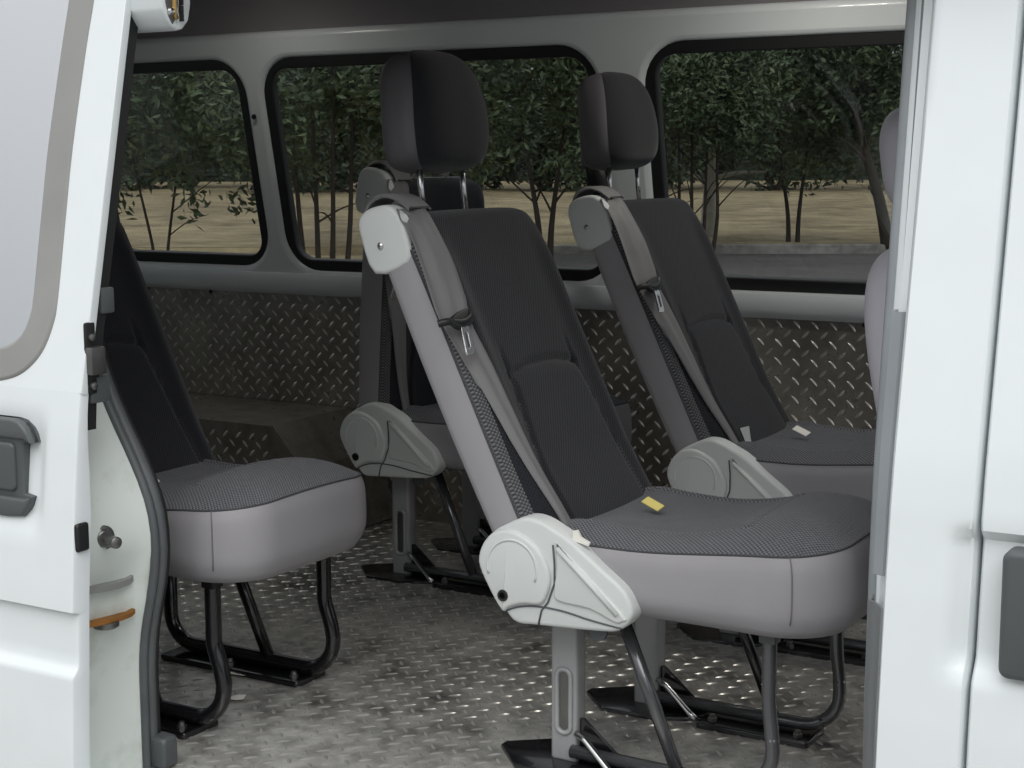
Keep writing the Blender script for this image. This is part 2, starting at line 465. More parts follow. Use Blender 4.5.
# ---- B pillar panel and front door skin, with the scooped handle cup across the shut line
def recess(x, z):
    a = sstep(.795, .822, x)*(1-sstep(.99, 1.02, x))
    b = sstep(.405, .44, z)*(1-sstep(.572, .588, z))
    return .016*a*b
def skin(x, z): return V((x, bodyY(z)+recess(x, z), z))
def skin_sheet(xs, zs_):
    return sheet([[skin(x, z) for x in xs] for z in zs_])
ZS = [-.35+.1*i for i in range(7)]+[.31+.0125*i for i in range(28)]+[.68+.05*i for i in range(15)]
o_rows = []
for z in ZS:
    s = bodyY(z); q_ = (1.19-z)*.021+.010
    r = [V((.670, s+.20, z)), V((.670, s+.085, z)), V((.675, s+.080, z)), V((.686, s+.078, z)), V((.690, s+.066, z)), V((.694, s+.052, z)), V((.706, s+.048, z)), V((.710, s+.038, z)), V((.716, s+.026, z)),
         V((.721, s+.010, z)), V((.725, s+.004, z)), V((.730, s, z))]
    for k_, p_ in enumerate(r): p_.x += q_*(1-k_/(len(r)-1))
    r += [skin(.74+.01*i, z) for i in range(9)]+[skin(.8245, z), V((.8275, skin(.8265, z).y+.004, z)), V((.828, skin(.8265, z).y+.03, z))]
    o_rows.append(r)
o = obj('wall_right', sheet(o_rows), M['paint'], smooth=45); tag(o, kind='structure')
# black filler inside the shut line
o = obj('trim_6', sheet([[V((x, bodyY(z)+.032+.014, z)) for x in (.822, .85)] for z in ZS]), M['black_void'], smooth=0); tag(o, kind='structure')
fd = thing('hinged_door', 'white front passenger door with dark handle at the right edge of the view', 'door', (1.2, -.40, .3))
fd['kind'] = 'thing'
def local(parent, bm):
    for v in bm.verts: v.co -= parent.location
    return bm
def localm(parent, me):
    me.transform(Matrix.Translation(-parent.location)); return me
rows = []; up_rows = []
for z in ZS:
    if z > 1.3: continue
    full = z < .72
    r = [V((.8338, skin(.835, z).y+.03, z)), V((.834, skin(.835, z).y+.004, z)), skin(.837, z)]
    r += [skin(.845+.0125*i, z) for i in range(8)]
    up_rows.append(r)
    if full: rows.append([skin(.9325+.0125*i, z) for i in range(10)]+[V((1.2, bodyY(z), z)), V((1.62, bodyY(z), z))])
obj('door_skin', local(fd, sheet(rows, sheet(up_rows))), M['paint'], fd, smooth=45)
hb = bmesh.new()
add_prism(hb, rrect(.866, .424, 1.01, .572, .012), -.3775, -.409, .007, lambda a, b, h: V((a, h+.0, b)))
h_ = obj('door_handle', local(fd, hb), M['plastic_dark'], fd, smooth=50)
hb = bmesh.new()
add_prism(hb, rrect(.895, .50, 1.0, .512, .004), -.40, -.4115, .002, lambda a, b, h: V((a, h, b)))
obj('pull_edge', local(fd, hb), M['rubber'], h_, smooth=50)
# front cab shell beyond the frame: keeps the cabin closed to the light except for its glass
rows = [[V((x, 1.46-.2*max(0, z-.64), z)) for x in (1.0, 2.3)] for z in (-.3, .2, .64)]
o = obj('wall_cab', sheet(rows), M['paint'], smooth=0); o.name = 'wall_front'; tag(o, kind='structure')
o = obj('trim_7', box((1.0, 1.31, .64), (1.12, 1.45, 1.5), .01), M['paint']); tag(o, kind='structure')
o = obj('trim_8', box((2.2, -.40, -.3), (2.3, 1.46, .70), .02), M['plastic_dark']); tag(o, kind='structure')
o = obj('floor_cab', box((.95, -.36, -.06), (2.25, 1.46, -.002), .0), M['rubber']); o.name = 'floor_front'; tag(o, kind='structure')

# ------------------------------------------------------------------ door seals (rubber), one per side of the opening
path = []
for j in range(50):
    z = -.05+1.4*j/49
    path.append(V((jambX(z)-.008, sealY(z)-.004, z)))
sl = thing('door_seal', 'grey rubber door seal curving down the left edge of the door opening', 'seal', tuple(path[0]))
obj('seal_bulb', local(sl, tube(path, .0105, 10)), M['rubber_grey'], sl, smooth=180)
obj('seal_lip', local(sl, tube([p+V((.003, -.017, 0)) for p in path], .0075, 8)), M['rubber_grey'], sl, smooth=180)
obj('inner_lip', local(sl, tube([p+V((.001, .012, 0)) for p in path], .006, 8)), M['rubber'], sl, smooth=180)
path = [V((.677+(1.19-z)*.021, bodyY(z)+.094, z)) for z in [-.1+.05*i for i in range(30)]]
sr = thing('door_seal', 'grey rubber door seal running up the right edge of the door opening', 'seal', tuple(path[0]))
obj('seal_bulb', local(sr, tube(path, .0115, 10)), M['buffer'], sr, smooth=180)
obj('seal_lip', local(sr, tube([p+V((.017, -.014, 0)) for p in path], .006, 8)), M['buffer'], sr, smooth=180)
bm = bmesh.new()
rows = []
for z in [.515+.01*i for i in range(32)]:
    s = bodyY(z)
    q_ = (1.19-z)*.012+.003
    rows.append([V((.693+q_, s+.046, z)), V((.696+q_, s+.022, z)), V((.714+q_*.6, s+.014, z)), V((.718+q_*.6, s+.018, z))])
o = obj('rubber_buffer', solidify(sheet(rows), .004), M['buffer'], smooth=50)
tag(o, 'grey rubber buffer strip on the right door pillar beside the seal', 'buffer')
rows = []
for z in [-.2+.02*i for i in range(35)]:
    s = bodyY(z)
    q_ = (1.19-z)*.018+.006
    rows.append([V((.680+q_, s+.062, z)), V((.684+q_, s+.034, z)), V((.698+q_*.8, s+.026, z)), V((.712+q_*.5, s+.014, z)), V((.724+q_*.2, s+.004, z))])
o = obj('pillar_edge_trim', solidify(sheet(rows), .003), M['pillar_trim'], smooth=50)
tag(o, 'dark grey trim strip on the lower half of the right door pillar', 'trim')

# ------------------------------------------------------------------ bits fixed to the jamb
def jpt(y, z, dx=0): return V((jambX(z)-.026+dx, y, z))
st = thing('striker_stud', 'round steel striker stud with washer on the white door jamb', 'stud', tuple(jpt(-.40, .417)))
def lathe(prof, axis, seg=20):
    """prof: (dist along axis, radius)"""
    bm = bmesh.new(); ax = V(axis).normalized(); u = ax.orthogonal().normalized(); w = ax.cross(u)
    rings = [[bm.verts.new(ax*d+(u*math.cos(2*PI*k/seg)+w*math.sin(2*PI*k/seg))*r) for k in range(seg)] for d, r in prof]
    for A, B in zip(rings, rings[1:]):
        for k in range(seg): bm.faces.new((A[k], A[(k+1) % seg], B[(k+1) % seg], B[k]))
    bm.faces.new(rings[0][::-1]); bm.faces.new(rings[-1])
    return bm
AX = (.9, -.25, 0)
obj('washer', lathe([(-.01, .021), (.003, .021), (.005, .018), (.005, .014), (.009, .014), (.011, .012)], AX), M['dull_steel'], st, smooth=40)
obj('pin', lathe([(.009, .006), (.034, .006), (.034, .0095), (.045, .0095), (.047, .007)], AX), M['dull_steel'], st, smooth=40)
rb = thing('track_bracket', 'rusty orange roller track bracket on the white jamb below the stud', 'bracket', tuple(jpt(-.40, .30)))
def lip(z0, z1, out, mat, nm, prnt):
    bm = bmesh.new()
    ys = [-.462, -.44, -.40, -.37, -.345, -.335]
    up_ = [.005, .001, -.003, -.005, -.005, -.002]
    r1 = [[V((jambX(.3)-.04, y, z0+u)), V((jambX(.3)-.03+out*(1-abs(i-2.5)/9), y, z0+u)), V((jambX(.3)-.03+out*(1-abs(i-2.5)/9), y, z1+u)), V((jambX(.3)-.04, y, z1+u))] for i, (y, u) in enumerate(zip(ys, up_))]
    sheet(r1, bm)
    bm.faces.new([bm.verts[i] for i in range(4)]) if False else None
    return obj(nm, local(prnt, solidify(bm, .002)), mat, prnt, smooth=40)
lip(.334, .344, .022, M['gasket_grey'], 'upper_lip', rb)
lip(.281, .288, .024, M['rust'], 'lower_lip', rb)
b2 = obj('channel', local(rb, box((jambX(.3)-.045, -.455, .290), (jambX(.3)-.026, -.342, .331), .003)), M['paint_jamb'], rb)
cp = lathe([(0, .021), (.008, .021), (.011, .017), (.011, .011), (.006, .010)], (0, 0, -1))
for v_ in cp.verts: v_.co += jpt(-.392, .279, .010)
obj('cup', local(rb, cp), M['dull_steel'], rb, smooth=40)

# ------------------------------------------------------------------ SLIDING DOOR, slid open to the left
sd = thing('sliding_door', 'white sliding side door standing open with its window and dark pull handle', 'door', (-1.05, -.48, .2))
sd['kind'] = 'thing'
XD = -.486
def dth(z): return .034-.018*sstep(.45, .66, z)
def band(z): return .012*(sstep(.222, .243, z)*(1-sstep(.320, .326, z)))
zz = [-.3, -.1, 0, .05, .1, .15, .19, .21, .218, .222, .228, .235, .243, .26, .28, .30, .315, .320, .3225, .326, .335, .35, .38, .41, .44, .47, .5, .53, .56, .59, .62, .64, .66]
def cup(x, z):   # shallow scoop around the pull handle
    return .010*sstep(.445, .47, z)*(1-sstep(.595, .625, z))*(1-sstep(-.575, -.545, x))*sstep(-.9, -.87, x)
rows = []
xsd = [-1.75, -1.3, -.95, -.9, -.88, -.86, -.8, -.7, -.65]+[-.62+.008*i for i in range(15)]+[-.498, -.492]
for z in zz:
    y = doorY(z)+band(z)
    r = [V((x, y+cup(x, z), z)) for x in xsd]+[V((XD-.002, y+.001, z)), V((XD, y+.004, z)), V((XD, doorY(z)+dth(z), z)), V((XD-.012, doorY(z)+dth(z)+.002, z))]
    rows.append(r)
obj('door_skin', local(sd, sheet(rows)), M['paint'], sd, smooth=40)
# upper part: leaning flat frame with the window hole.  local (x, s) ; z=.66 + s*c
KD = .21; ND = math.sqrt(1+KD*KD)
MD = Matrix(((1, 0, 0, 0), (0, KD/ND, 1/ND, -.468), (0, 1/ND, -KD/ND, .66), (0, 0, 0, 1)))   # local +Z points into the van
def zd(z): return (z-.66)*ND
GL = [(-1.60, zd(.742)), (-1.58, zd(.716)), (-1.54, zd(.704)), (-1.2, zd(.703)), (-.90, zd(.703)), (-.80, zd(.7035)), (-.73, zd(.706)), (-.669, zd(.713)), (-.638, zd(.723)), (-.618, zd(.741)), (-.607, zd(.768)), (-.604, zd(.80)), (-.607, zd(.92)), (-.609, zd(1.03)), (-.604, zd(1.18)), (-.600, zd(1.27)), (-.612, zd(1.305)), (-.65, zd(1.32)), (-1.55, zd(1.32)), (-1.59, zd(1.30)), (-1.60, zd(1.25))]
GLB = GL; GL = smooth_poly(GL, 4)
GO = smooth_poly(offset_poly(GLB, -.040), 4)
me = plate_mesh([(-1.75, 0), (XD, 0), (XD, zd(1.42)), (-1.75, zd(1.42))], [GO], .006, .0015, MD @ Matrix.Translation((0, 0, .0075)))
link_mesh('window_frame', localm(sd, me), M['paint'], sd, smooth=50)
me = plate_mesh(smooth_poly(offset_poly(GLB, -.043), 4), [GL], .003, .006, MD @ Matrix.Translation((0, 0, .006)))
gk = link_mesh('window_gasket', localm(sd, me), M['gasket_grey'], sd, smooth=60)
me = plate_mesh(offset_poly(GL, -.004), [], .002, 0, MD @ Matrix.Translation((0, 0, .010)))
link_mesh('window_glass', localm(sd, me), M['glass_door'], sd, smooth=0)
# inner skin so that the door has a real thickness
rows = [[V((x, doorY(z)+dth(z)+.002, z)) for x in (-1.75, -1.2, XD-.012)] for z in zz]
obj('inner_skin', local(sd, sheet(rows)), M['paint_jamb'], sd, smooth=40)
# pull handle
dh = bmesh.new()
dz = doorY(.535)+.010
f3 = lambda a, b, h: V((a-.011, h, b))
ol = [(-.86, .595), (-.82, .614), (-.60, .614), (-.585, .611), (-.572, .60), (-.562, .578), (-.580, .577), (-.585, .575), (-.585, .497), (-.566, .494), (-.572, .478), (-.585, .462), (-.62, .458), (-.82, .458), (-.86, .475)]
add_prism(dh, ol, dz+.012, dz-.012, .004, f3)
hd = obj('door_handle', local(sd, dh), M['plastic_dark'], sd, smooth=40)
dh = bmesh.new(); add_prism(dh, rrect(-.84, .492, -.592, .580, .006), dz+.01, dz-.008, .003, f3)
obj('handle_well', local(sd, dh), M['rubber'], hd, smooth=40)
dh = bmesh.new(); add_prism(dh, rrect(-.82, .499, -.600, .576, .010), dz+.01, dz-.018, .005, f3)
obj('pull_bar', local(sd, dh), M['plastic_dark'], hd, smooth=40)
dh = bmesh.new(); add_prism(dh, ol[0:8]+[(-.585, .583), (-.86, .583)] if False else [(-.86, .583), (-.86, .595), (-.82, .614), (-.60, .614), (-.585, .611), (-.572, .60), (-.562, .578), (-.575, .583)], dz, dz-.020, .005, f3)
obj('handle_cap', local(sd, dh), M['plastic_dark'], hd, smooth=40)
dh = bmesh.new(); add_prism(dh, [(-.86, .475), (-.86, .490), (-.58, .490), (-.566, .494), (-.572, .478), (-.585, .462), (-.62, .458), (-.82, .458)], dz, dz-.020, .005, f3)
obj('handle_cap', local(sd, dh), M['plastic_dark'], hd, smooth=40)
# edge furniture
obj('edge_buffer', local(sd, box((XD-.004, doorY(.41)+.004, .418), (XD+.006, doorY(.41)+.030, .462), .006, 3)), M['rubber'], sd)
lt = bmesh.new()
add_box(lt, (XD-.004, doorY(.70)+.004, .655), (XD+.003, doorY(.70)+.024, .765), .004)
lp = obj('latch', local(sd, lt), M['rubber'], sd)
obj('latch_block', local(sd, box((XD-.004, doorY(.70)+.004, .685), (XD+.013, doorY(.70)+.034, .728), .004)), M['dull_steel'], lp)
for z in (.742, .668):
    s_ = lathe([(0, .006), (.007, .006), (.009, .003)], (1, 0, 0), 12)
    for v_ in s_.verts: v_.co += V((XD, doorY(.70)+.014, z))
    obj('screw', local(sd, s_), M['dull_steel'], lp)
rows = [[V((XD-.012, doorY(z)+dth(z), z)), V((XD-.004, doorY(z)+dth(z)+.003, z)), V((XD-.004, doorY(z)+dth(z)+.022, z)), V((XD-.02, doorY(z)+dth(z)+.026, z))] for z in [.60+.04*i for i in range(20)]]
obj('edge_seal', local(sd, solidify(sheet(rows), .004)), M['rubber'], sd, smooth=40)
for z0, z1, w in ((.775, .815, .028), (.640, .680, .040)):
    zc = (z0+z1)/2
    obj('guide_block', local(sd, box((XD-.03, doorY(zc)+.020, z0), (XD+.002, doorY(zc)+.020+w, z1), .004)), M['plastic_dark'], sd)
# roller arm at the top of the door edge
ra = bmesh.new()
AO = .072
sec = [(-.406+AO, 1.47), (-.406+AO, 1.236), (-.403+AO, 1.230), (-.388+AO, 1.211), (-.374+AO, 1.2025), (-.360+AO, 1.206), (-.346+AO, 1.220), (-.340+AO, 1.245), (-.340+AO, 1.47)]
add_prism(ra, sec, -.56, -.422, .004, lambda a, b, h: V((h, a, b)))
arm = obj('roller_arm', local(sd, ra), M['paint'], sd, smooth=50)
ra = bmesh.new()
add_prism(ra, [(-.398+AO, 1.47), (-.398+AO, 1.243), (-.392+AO, 1.222), (-.384+AO, 1.212), (-.376+AO, 1.222), (-.371+AO, 1.243), (-.371+AO, 1.47)], -.426, -.4205, .001, lambda a, b, h: V((h, a, b)))
obj('slot', local(sd, ra), M['dull_steel'], arm, smooth=50)
obj('brass_pin', local(sd, tube([(-.420, -.381+AO, 1.47), (-.420, -.381+AO, 1.23), (-.420, -.377+AO, 1.22)], .0042, 8)), M['brass'], arm, smooth=180)
ch = bmesh.new()
for k in range(12):
    zc = 1.223+k*.012
    if k % 2: add_box(ch, (-.421, -.371+AO, zc-.006), (-.416, -.363+AO, zc+.006), .002)
    else: add_box(ch, (-.423, -.3685+AO, zc-.006), (-.414, -.3655+AO, zc+.006), .001)
obj('chain', local(sd, ch), M['rubber'], arm)
s_ = lathe([(0, .007), (.004, .006), (.006, .003)], (1, 0, 0), 12)
for v_ in s_.verts: v_.co += V((-.421, -.388+AO, 1.230))
obj('rivet', local(sd, s_), M['steel'], arm)

# ------------------------------------------------------------------ PASSENGER SEATS
W = .42; YC = .21; U1 = .612; ALPHA = math.radians(25.5); ZH = .3556
def hw_thick(u):
    r = .075; kw = 1.0
    hw = .212
    if u > U1-r: q = (u-(U1-r))/r; hw -= r*(1-math.sqrt(max(0, 1-q*q)))*.95
    kt = 1.0; r2 = .03
    if u > U1-r2: q = (u-(U1-r2))/r2; kt = max(.05, math.sqrt(max(0, 1-q*q)))
    return hw, kt
def seams(y, u):
    """panel seams on the backrest front: an arch and two uprights below it, bolster lines above"""
    g = 0
    s = (y-.205)/.125
    ua = .308-.018*s*s
    yl = .088-.012*sstep(.3, .0, u)*0; yr = .318+.022*(1-sstep(.1, .33, u))
    yl = .092-.020*(1-sstep(.1, .33, u))
    if yl-.004 < y < yr+.004:
        g += .0075*math.exp(-((u-ua)/.0045)**2)
        if u < ua: g -= .005*sstep(0, .03, ua-u)
    if u < .36:
        k = sstep(.36, .30, u)
        g += .006*k*math.exp(-((y-yr)/.004)**2)+.006*k*math.exp(-((y-yl)/.004)**2)
    return g
VS = .036
def vfront(y, u, hw=None):
    if hw is None: hw = hw_thick(u)[0]
    t_ = min(1, abs((y-YC)/hw))
    base = VS + .034*(1-t_**3.2)**(1/2.4)
    base += .012*math.exp(-((t_-.80)/.13)**2)*(1-sstep(.48, .6, u))       # side bolsters
    base += .018*(1-sstep(.0, .16, u))*(1-t_**4)                          # lumbar swell at the foot
    return base - seams(y, u)
def build_backrest():
    shell, cover = bmesh.new(), bmesh.new()
    NF, NS, NR = 84, 6, 16
    us = [-.03+.012*i for i in range(2)]+[-.006+i*.0068 for i in range(90)]
    us = [u for u in us if u < U1-.004]+[U1-.004, U1-.002, U1-.0006]
    fr, sh = [], []
    for u in us:
        hw, kt = hw_thick(u)
        c = .005
        vr = -.036-.008*math.sin(PI*min(1, max(0, u/U1)))
        def vv(v): return c+(v-c)*kt
        row = []
        for i in range(NF+1):
            q = -1+2*i/NF
            t_ = .72*q+.28*math.sin(q*PI/2)*1.0
            t_ = math.copysign(abs(t_)**.86, t_) if abs(t_) > 0 else 0
            y = YC+hw*t_
            row.append(V((vv(vfront(y, u, hw)), y, u)))
        fr.append(row)
        s = []
        v0 = VS
        for i in range(NS+1):           # far side
            v = v0+(vr+.018-v0)*i/NS
            s.append(V((vv(v), YC+hw+.003*math.sin(PI*i/NS)*kt, u)))
        for i in range(1, NR):          # rear
            q = i/NR; a = 1-2*q
            s.append(V((vv(vr+.018-.018*(1-abs(a)**6)**(1/3)), YC+hw*a, u)))
        for i in range(NS+1):
            v = vr+.018+(v0-vr-.018)*i/NS
            s.append(V((vv(v), YC-hw-.003*math.sin(PI*i/NS)*kt, u)))
        sh.append(s)
    sheet(fr, cover); sheet(sh, shell)
    for bm, rows_ in ((cover, fr),):
        pass
    # close top and bottom of the shell
    cap = [shell.verts.new(p) for p in sh[-1]+[q for q in fr[-1]]]
    shell.faces.new(cap)
    cap = [shell.verts.new(p) for p in sh[0]+[q for q in fr[0]]]
    shell.faces.new(cap[::-1])
    pip = []
    for u, row in zip(us, fr): pip.append(row[0]+V((-.0005, -.0005, 0)))
    pip2 = [row[-1]+V((-.0005, .0005, 0)) for row in fr]
    return shell, cover, pip, pip2

def ring_plan(n=200):
    """cushion outline in plan, counter-clockwise from rear near corner"""
    pts = []
    base = rrect(.015, 0, .528, W, [.095, .095, .04, .04], 14)
    # resample evenly
    P_ = [V((*p, 0)) for p in base]; L = [0]
    for a, b in zip(P_, P_[1:]+P_[:1]): L.append(L[-1]+(b-a).length)
    out = []; j = 0
    for k in range(n):
        d = L[-1]*k/n
        while L[j+1] < d: j += 1
        a, b = P_[j], P_[(j+1) % len(P_)]
        q = (d-L[j])/max(1e-9, L[j+1]-L[j]); p = a.lerp(b, q)
        # the front edge bows out a little
        bow = .012*sstep(.3, .528, p.x)*(1-((p.y-YC)/YC)**2)
        out.append(V((p.x+bow, p.y, 0)))
    return out
def seam_z(p): return .398+.022*sstep(.18, .5, p.x)+.012*sstep(.42, .53, p.x)*(1-((p.y-YC)/YC)**2)+.006*sstep(.1, 0, p.x)
def crown(p, s):
    """height above the seam, s = 0 at the edge, 1 at the centre"""
    x, y = p.x, p.y
    h = .030*(1-(1-s)**2.6)+.012*sstep(.25, .45, x)*s
    ty = abs(y-YC)/YC
    inner = sstep(.70, .58, ty)*sstep(.375, .345, x)
    h -= .010*inner
    g = .006*math.exp(-((ty-.66)/.018)**2)*sstep(.39, .36, x)+.006*math.exp(-((x-.365-.02*(1-ty*ty))/.0045)**2)*sstep(.70, .64, ty)
    return h-g
SEAM = []
def build_cushion():
    shell, cover = bmesh.new(), bmesh.new()
    pl = ring_plan(); n = len(pl); cen = V((.27, YC, 0))
    rows = []
    for k in range(11):
        q = k/10
        row = []
        for p in pl:
            zb = .292+.035*sstep(.22, .08, p.x)
            z = zb+(seam_z(p)-zb)*q
            inset = .018*(1-math.sin(min(1, q*3.2)*PI/2)) + .006*sstep(.85, 1, q)
            d = (cen-p).normalized()
            bulge = .004*math.sin(PI*q)
            pp = p+d*(inset-bulge)
            row.append(V((pp.x, pp.y, z)))
        rows.append(row)
    vs = [[shell.verts.new(p) for p in r] for r in rows]
    for A, B in zip(vs, vs[1:]):
        for i in range(n): shell.faces.new((A[i], A[(i+1) % n], B[(i+1) % n], B[i]))
    shell.faces.new(vs[0][::-1])
    top = []
    NR = 46
    for k in range(NR+1):
        s = (k/NR)
        row = []
        for p in pl:
            e = p+(cen-p).normalized()*.006
            q = e.lerp(cen, s*.985)
            dist = min(1, ((e-q).length)/.16)
            row.append(V((q.x, q.y, seam_z(p)*(1-s)+seam_z(V((q.x, q.y, 0)))*s+crown(q, dist))))
        top.append(row)
    vs = [[cover.verts.new(p) for p in r] for r in top]
    for A, B in zip(vs, vs[1:]):
        for i in range(n): cover.faces.new((A[i], A[(i+1) % n], B[(i+1) % n], B[i]))
    cover.faces.new(vs[-1])
    ix = min(range(n), key=lambda i: (pl[i]-V((.462, .012, 0))).length)
    SEAM.clear(); SEAM.extend([(r[ix].x+.0008, r[ix].y-.0008, r[ix].z) for r in rows[2:]])
    return shell, cover, [p+V((0, 0, .0005)) for p in rows[-1]]

HRL = V((-.302, 0, .985))           # headrest bottom centre, in the 25.5 deg reclined seat
def build_headrest():
    side, cov = bmesh.new(), bmesh.new()
    H_, HW, D = .214, .128, .060
    NZ, NA = 44, 96
    rows = []
    for k in range(NZ+1):
        q = k/NZ
        z = H_*(.5-.5*math.cos(PI*q))
        a = abs(2*z/H_-1)
        ex = 7 if z < H_*.5 else 4.2
        prof = (1-a**ex)**(1/2.4) if a < 1 else 0
        wz = HW*(.95+.05*sstep(.0, .35, z/H_))*(1-.20*sstep(.35, 1, z/H_))
        prof = max(prof, .04)
        r = []
        for i in range(NA):
            an = 2*PI*i/NA
            cx_, sy = math.cos(an), math.sin(an)
            x = math.copysign(abs(cx_)**(2/2.7), cx_)*D*(.35+.65*prof)*prof**.25
            y = math.copysign(abs(sy)**(2/3.2), sy)*wz*(.45+.55*prof)*prof**.2
            if k in (0, NZ): x *= .9; y *= .9
            x += .012*math.sin(PI*z/H_)
            r.append(V((x, y, z)))
        rows.append(r)
    vs = [[side.verts.new(p) for p in r] for r in rows]
    faces = []
    fi = side.faces.layers.int.new('front')
    for A, B in zip(vs, vs[1:]):
        for i in range(NA):
            f_ = side.faces.new((A[i], A[(i+1) % NA], B[(i+1) % NA], B[i]))
            f_[fi] = 1 if (i < 17 or i >= NA-17) else 0
    side.faces.new(vs[0][::-1]); side.faces.new(vs[-1])
    bmesh.ops.recalc_face_normals(side, faces=side.faces[:])
    cov = side.copy()
    # front, top and bottom are knit cover; the two cheeks and the back are vinyl
    fl = cov.faces.layers.int['front']
    def is_front(f): return f[fl] == 1
    bmesh.ops.delete(cov, geom=[f for f in cov.faces if not is_front(f)], context='FACES')
    for v in cov.verts: v.co += v.normal*.0012
    return side, cov

def set_part(o, label):
    o['label'] = label; return o

def build_seat(pedestal=True, label='', loc=(0, 0, 0)):
    root = thing('passenger_seat', label, 'seat', loc)
    s, c, pip = build_cushion()
    sc = obj('seat_cushion', s, M['vinyl'], root, smooth=60)
    obj('cushion_cover', c, M['knit_seat_lit'], sc, smooth=180)
    obj('piping', tube(pip, .0018, 6, closed=True), M['piping'], sc, smooth=180)
    obj('corner_seam', tube(SEAM, .0011, 6), M['seam'], sc, smooth=180)
    R = (0, -ALPHA, 0); L0 = (0, 0, ZH)
    s, c, p1, p2 = build_backrest()
    bk = obj('backrest', s, M['vinyl'], root, smooth=60, loc=L0, rot=R)
    c.normal_update()
    bmesh.ops.recalc_face_normals(c, faces=c.faces[:])
    for f_ in c.faces:
        cc = f_.calc_center_median(); hw_ = hw_thick(cc.z)[0]
        if abs(cc.y-YC)/hw_ > .93 and cc.z < .56: f_.material_index = 1
    obj('backrest_cover', c, [M['knit_back'], M['knit_bolster_sheen']], bk, smooth=180)
    obj('piping', tube(p1, .0016, 6), M['piping'], bk, smooth=180); obj('piping', tube(p2, .0016, 6), M['piping'], bk, smooth=180)
    # plastic corner cap on the near shoulder
    cp_ = bmesh.new()
    ol = [(-.046, .533), (.026, .523), (.042, .56), (.044, .60), (.030, .624), (.005, .634), (-.018, .636), (-.036, .628), (-.046, .60)]
    add_prism(cp_, smooth_poly(ol, 3), .055, -.007, .008, lambda a, b, h: V((a, h, b)))
    cap = obj('corner_cap', cp_, M['plastic_light'], bk, smooth=50)
    sw = lathe([(0, .006), (.004, .0055), (.006, .003)], (0, -1, 0), 12)
    for v in sw.verts: v.co += V((-.012, -.006, .570))
    obj('cap_screw', sw, M['steel'], bk)
    # belt guide loop over the shoulder
    gd = bmesh.new()
    for k in range(2): pass
    pathg = catmull([(-.03, .035, .628), (-.012, .037, .646), (.018, .040, .647), (.040, .046, .630), (.052, .050, .607)], 5)
    rows = [[p+V((0, -.034, -.001)), p+V((0, -.03, .004)), p+V((0, .03, .004)), p+V((0, .034, -.001))] for p in pathg]
    obj('belt_guide', solidify(sheet(rows), .004), M['belt'], bk, smooth=60)
    # seat belt: webbing lying over the near bolster, slider and tongue
    rows = []
    for k in range(61):
        q = k/60; u = .612-.60*q
        yc = lerp_table([(0, .022), (.33, .006), (.38, .008), (.5, .018), (.7, .030), (.9, .046), (1, .052)], q)
        wd = lerp_table([(0, .029), (.3, .028), (.38, .020), (.6, .016), (1, .012)], q)
        r = []
        for i in range(9):
            a = -1+2*i/8
            y = yc+a*wd
            fold = .0022*math.cos(a*PI*1.7+q*3)+.002*math.cos(a*PI)
            vv = vfront(max(.0, y), u) if y > .004 else VS+.004
            vc = vfront(max(.0, yc), u)
            r.append(V((max(vv*.45+vc*.55, vv)+.0055+fold, y, u)))
        rows.append(r)
    bl = obj('seat_belt', solidify(sheet(rows), .0012), M['belt'], root, smooth=180, loc=L0, rot=R)
    u0 = .406; OY = -.036
    v0 = vfront(.020, u0)+.012
    sl_ = bmesh.new()
    add_tube(sl_, catmull([(v0-.016, -.008+OY, u0-.004), (v0-.003, .002+OY, u0-.006), (v0+.002, .03+OY, u0-.012), (v0+.003, .056+OY, u0-.006), (v0+.003, .066+OY, u0+.004)], 4), .0062, 8)
    add_prism(sl_, smooth_poly([(.006+OY, u0-.014), (.03+OY, u0-.024), (.066+OY, u0-.014), (.070+OY, u0+.004), (.058+OY, u0+.010), (.012+OY, u0+.0)], 3), v0-.004, v0+.005, .003, lambda a, b, h: V((h, a, b)))
    obj('belt_slider', sl_, M['rubber'], bl, smooth=60)
    tm = plate_mesh(rrect(-.011, -.052, .011, 0, .006), [rrect(-.005, -.042, .005, -.014, .003)], .0012, .0006,
                    Matrix(((0, 0, 1, v0+.003), (1, .32, 0, .034+OY), (0, 1, 0, u0-.016), (0, 0, 0, 1))))
    link_mesh('belt_tongue', tm, M['steel'], bl, smooth=40)
    # headrest on two chrome posts
    side, cov = build_headrest()
    HR = Matrix.Rotation(-ALPHA, 4, 'Y')
    base = HR.inverted() @ V((HRL.x, 0, HRL.z-ZH))           # in back-frame
    hd_ = obj('headrest', side, M['vinyl_dark'], root, smooth=180)
    hm = Matrix.Translation((0, 0, ZH)) @ HR @ Matrix.Translation((base.x, YC+.028, base.z)) @ Matrix.Rotation(ALPHA-math.radians(9), 4, 'Y')
    hd_.matrix_local = hm
    hd_['back_rel'] = 1
    obj('headrest_cover', cov, M['knit_head'], hd_, smooth=180)
    for dy in (-.07, .07):
        obj('headrest_post', tube([(.01, dy, .015), (.006, dy, -.03), (.004, dy, -.085)], .0055, 10), M['steel'], hd_, smooth=180)
    if pedestal:
        build_recliner(root)
    build_frame(root, pedestal)
    ct = bmesh.new()
    add_box(ct, (-.017, -.0008, -.009), (.017, .0008, .009), 0)
    for v in ct.verts:
        v.co.y += .004*math.sin(v.co.x*120)
    o = obj('care_tag', ct, M['tag_yellow'], root, smooth=0, loc=(.165, .168, .4385), rot=(math.radians(-70), math.radians(8), math.radians(-14)))
    return root

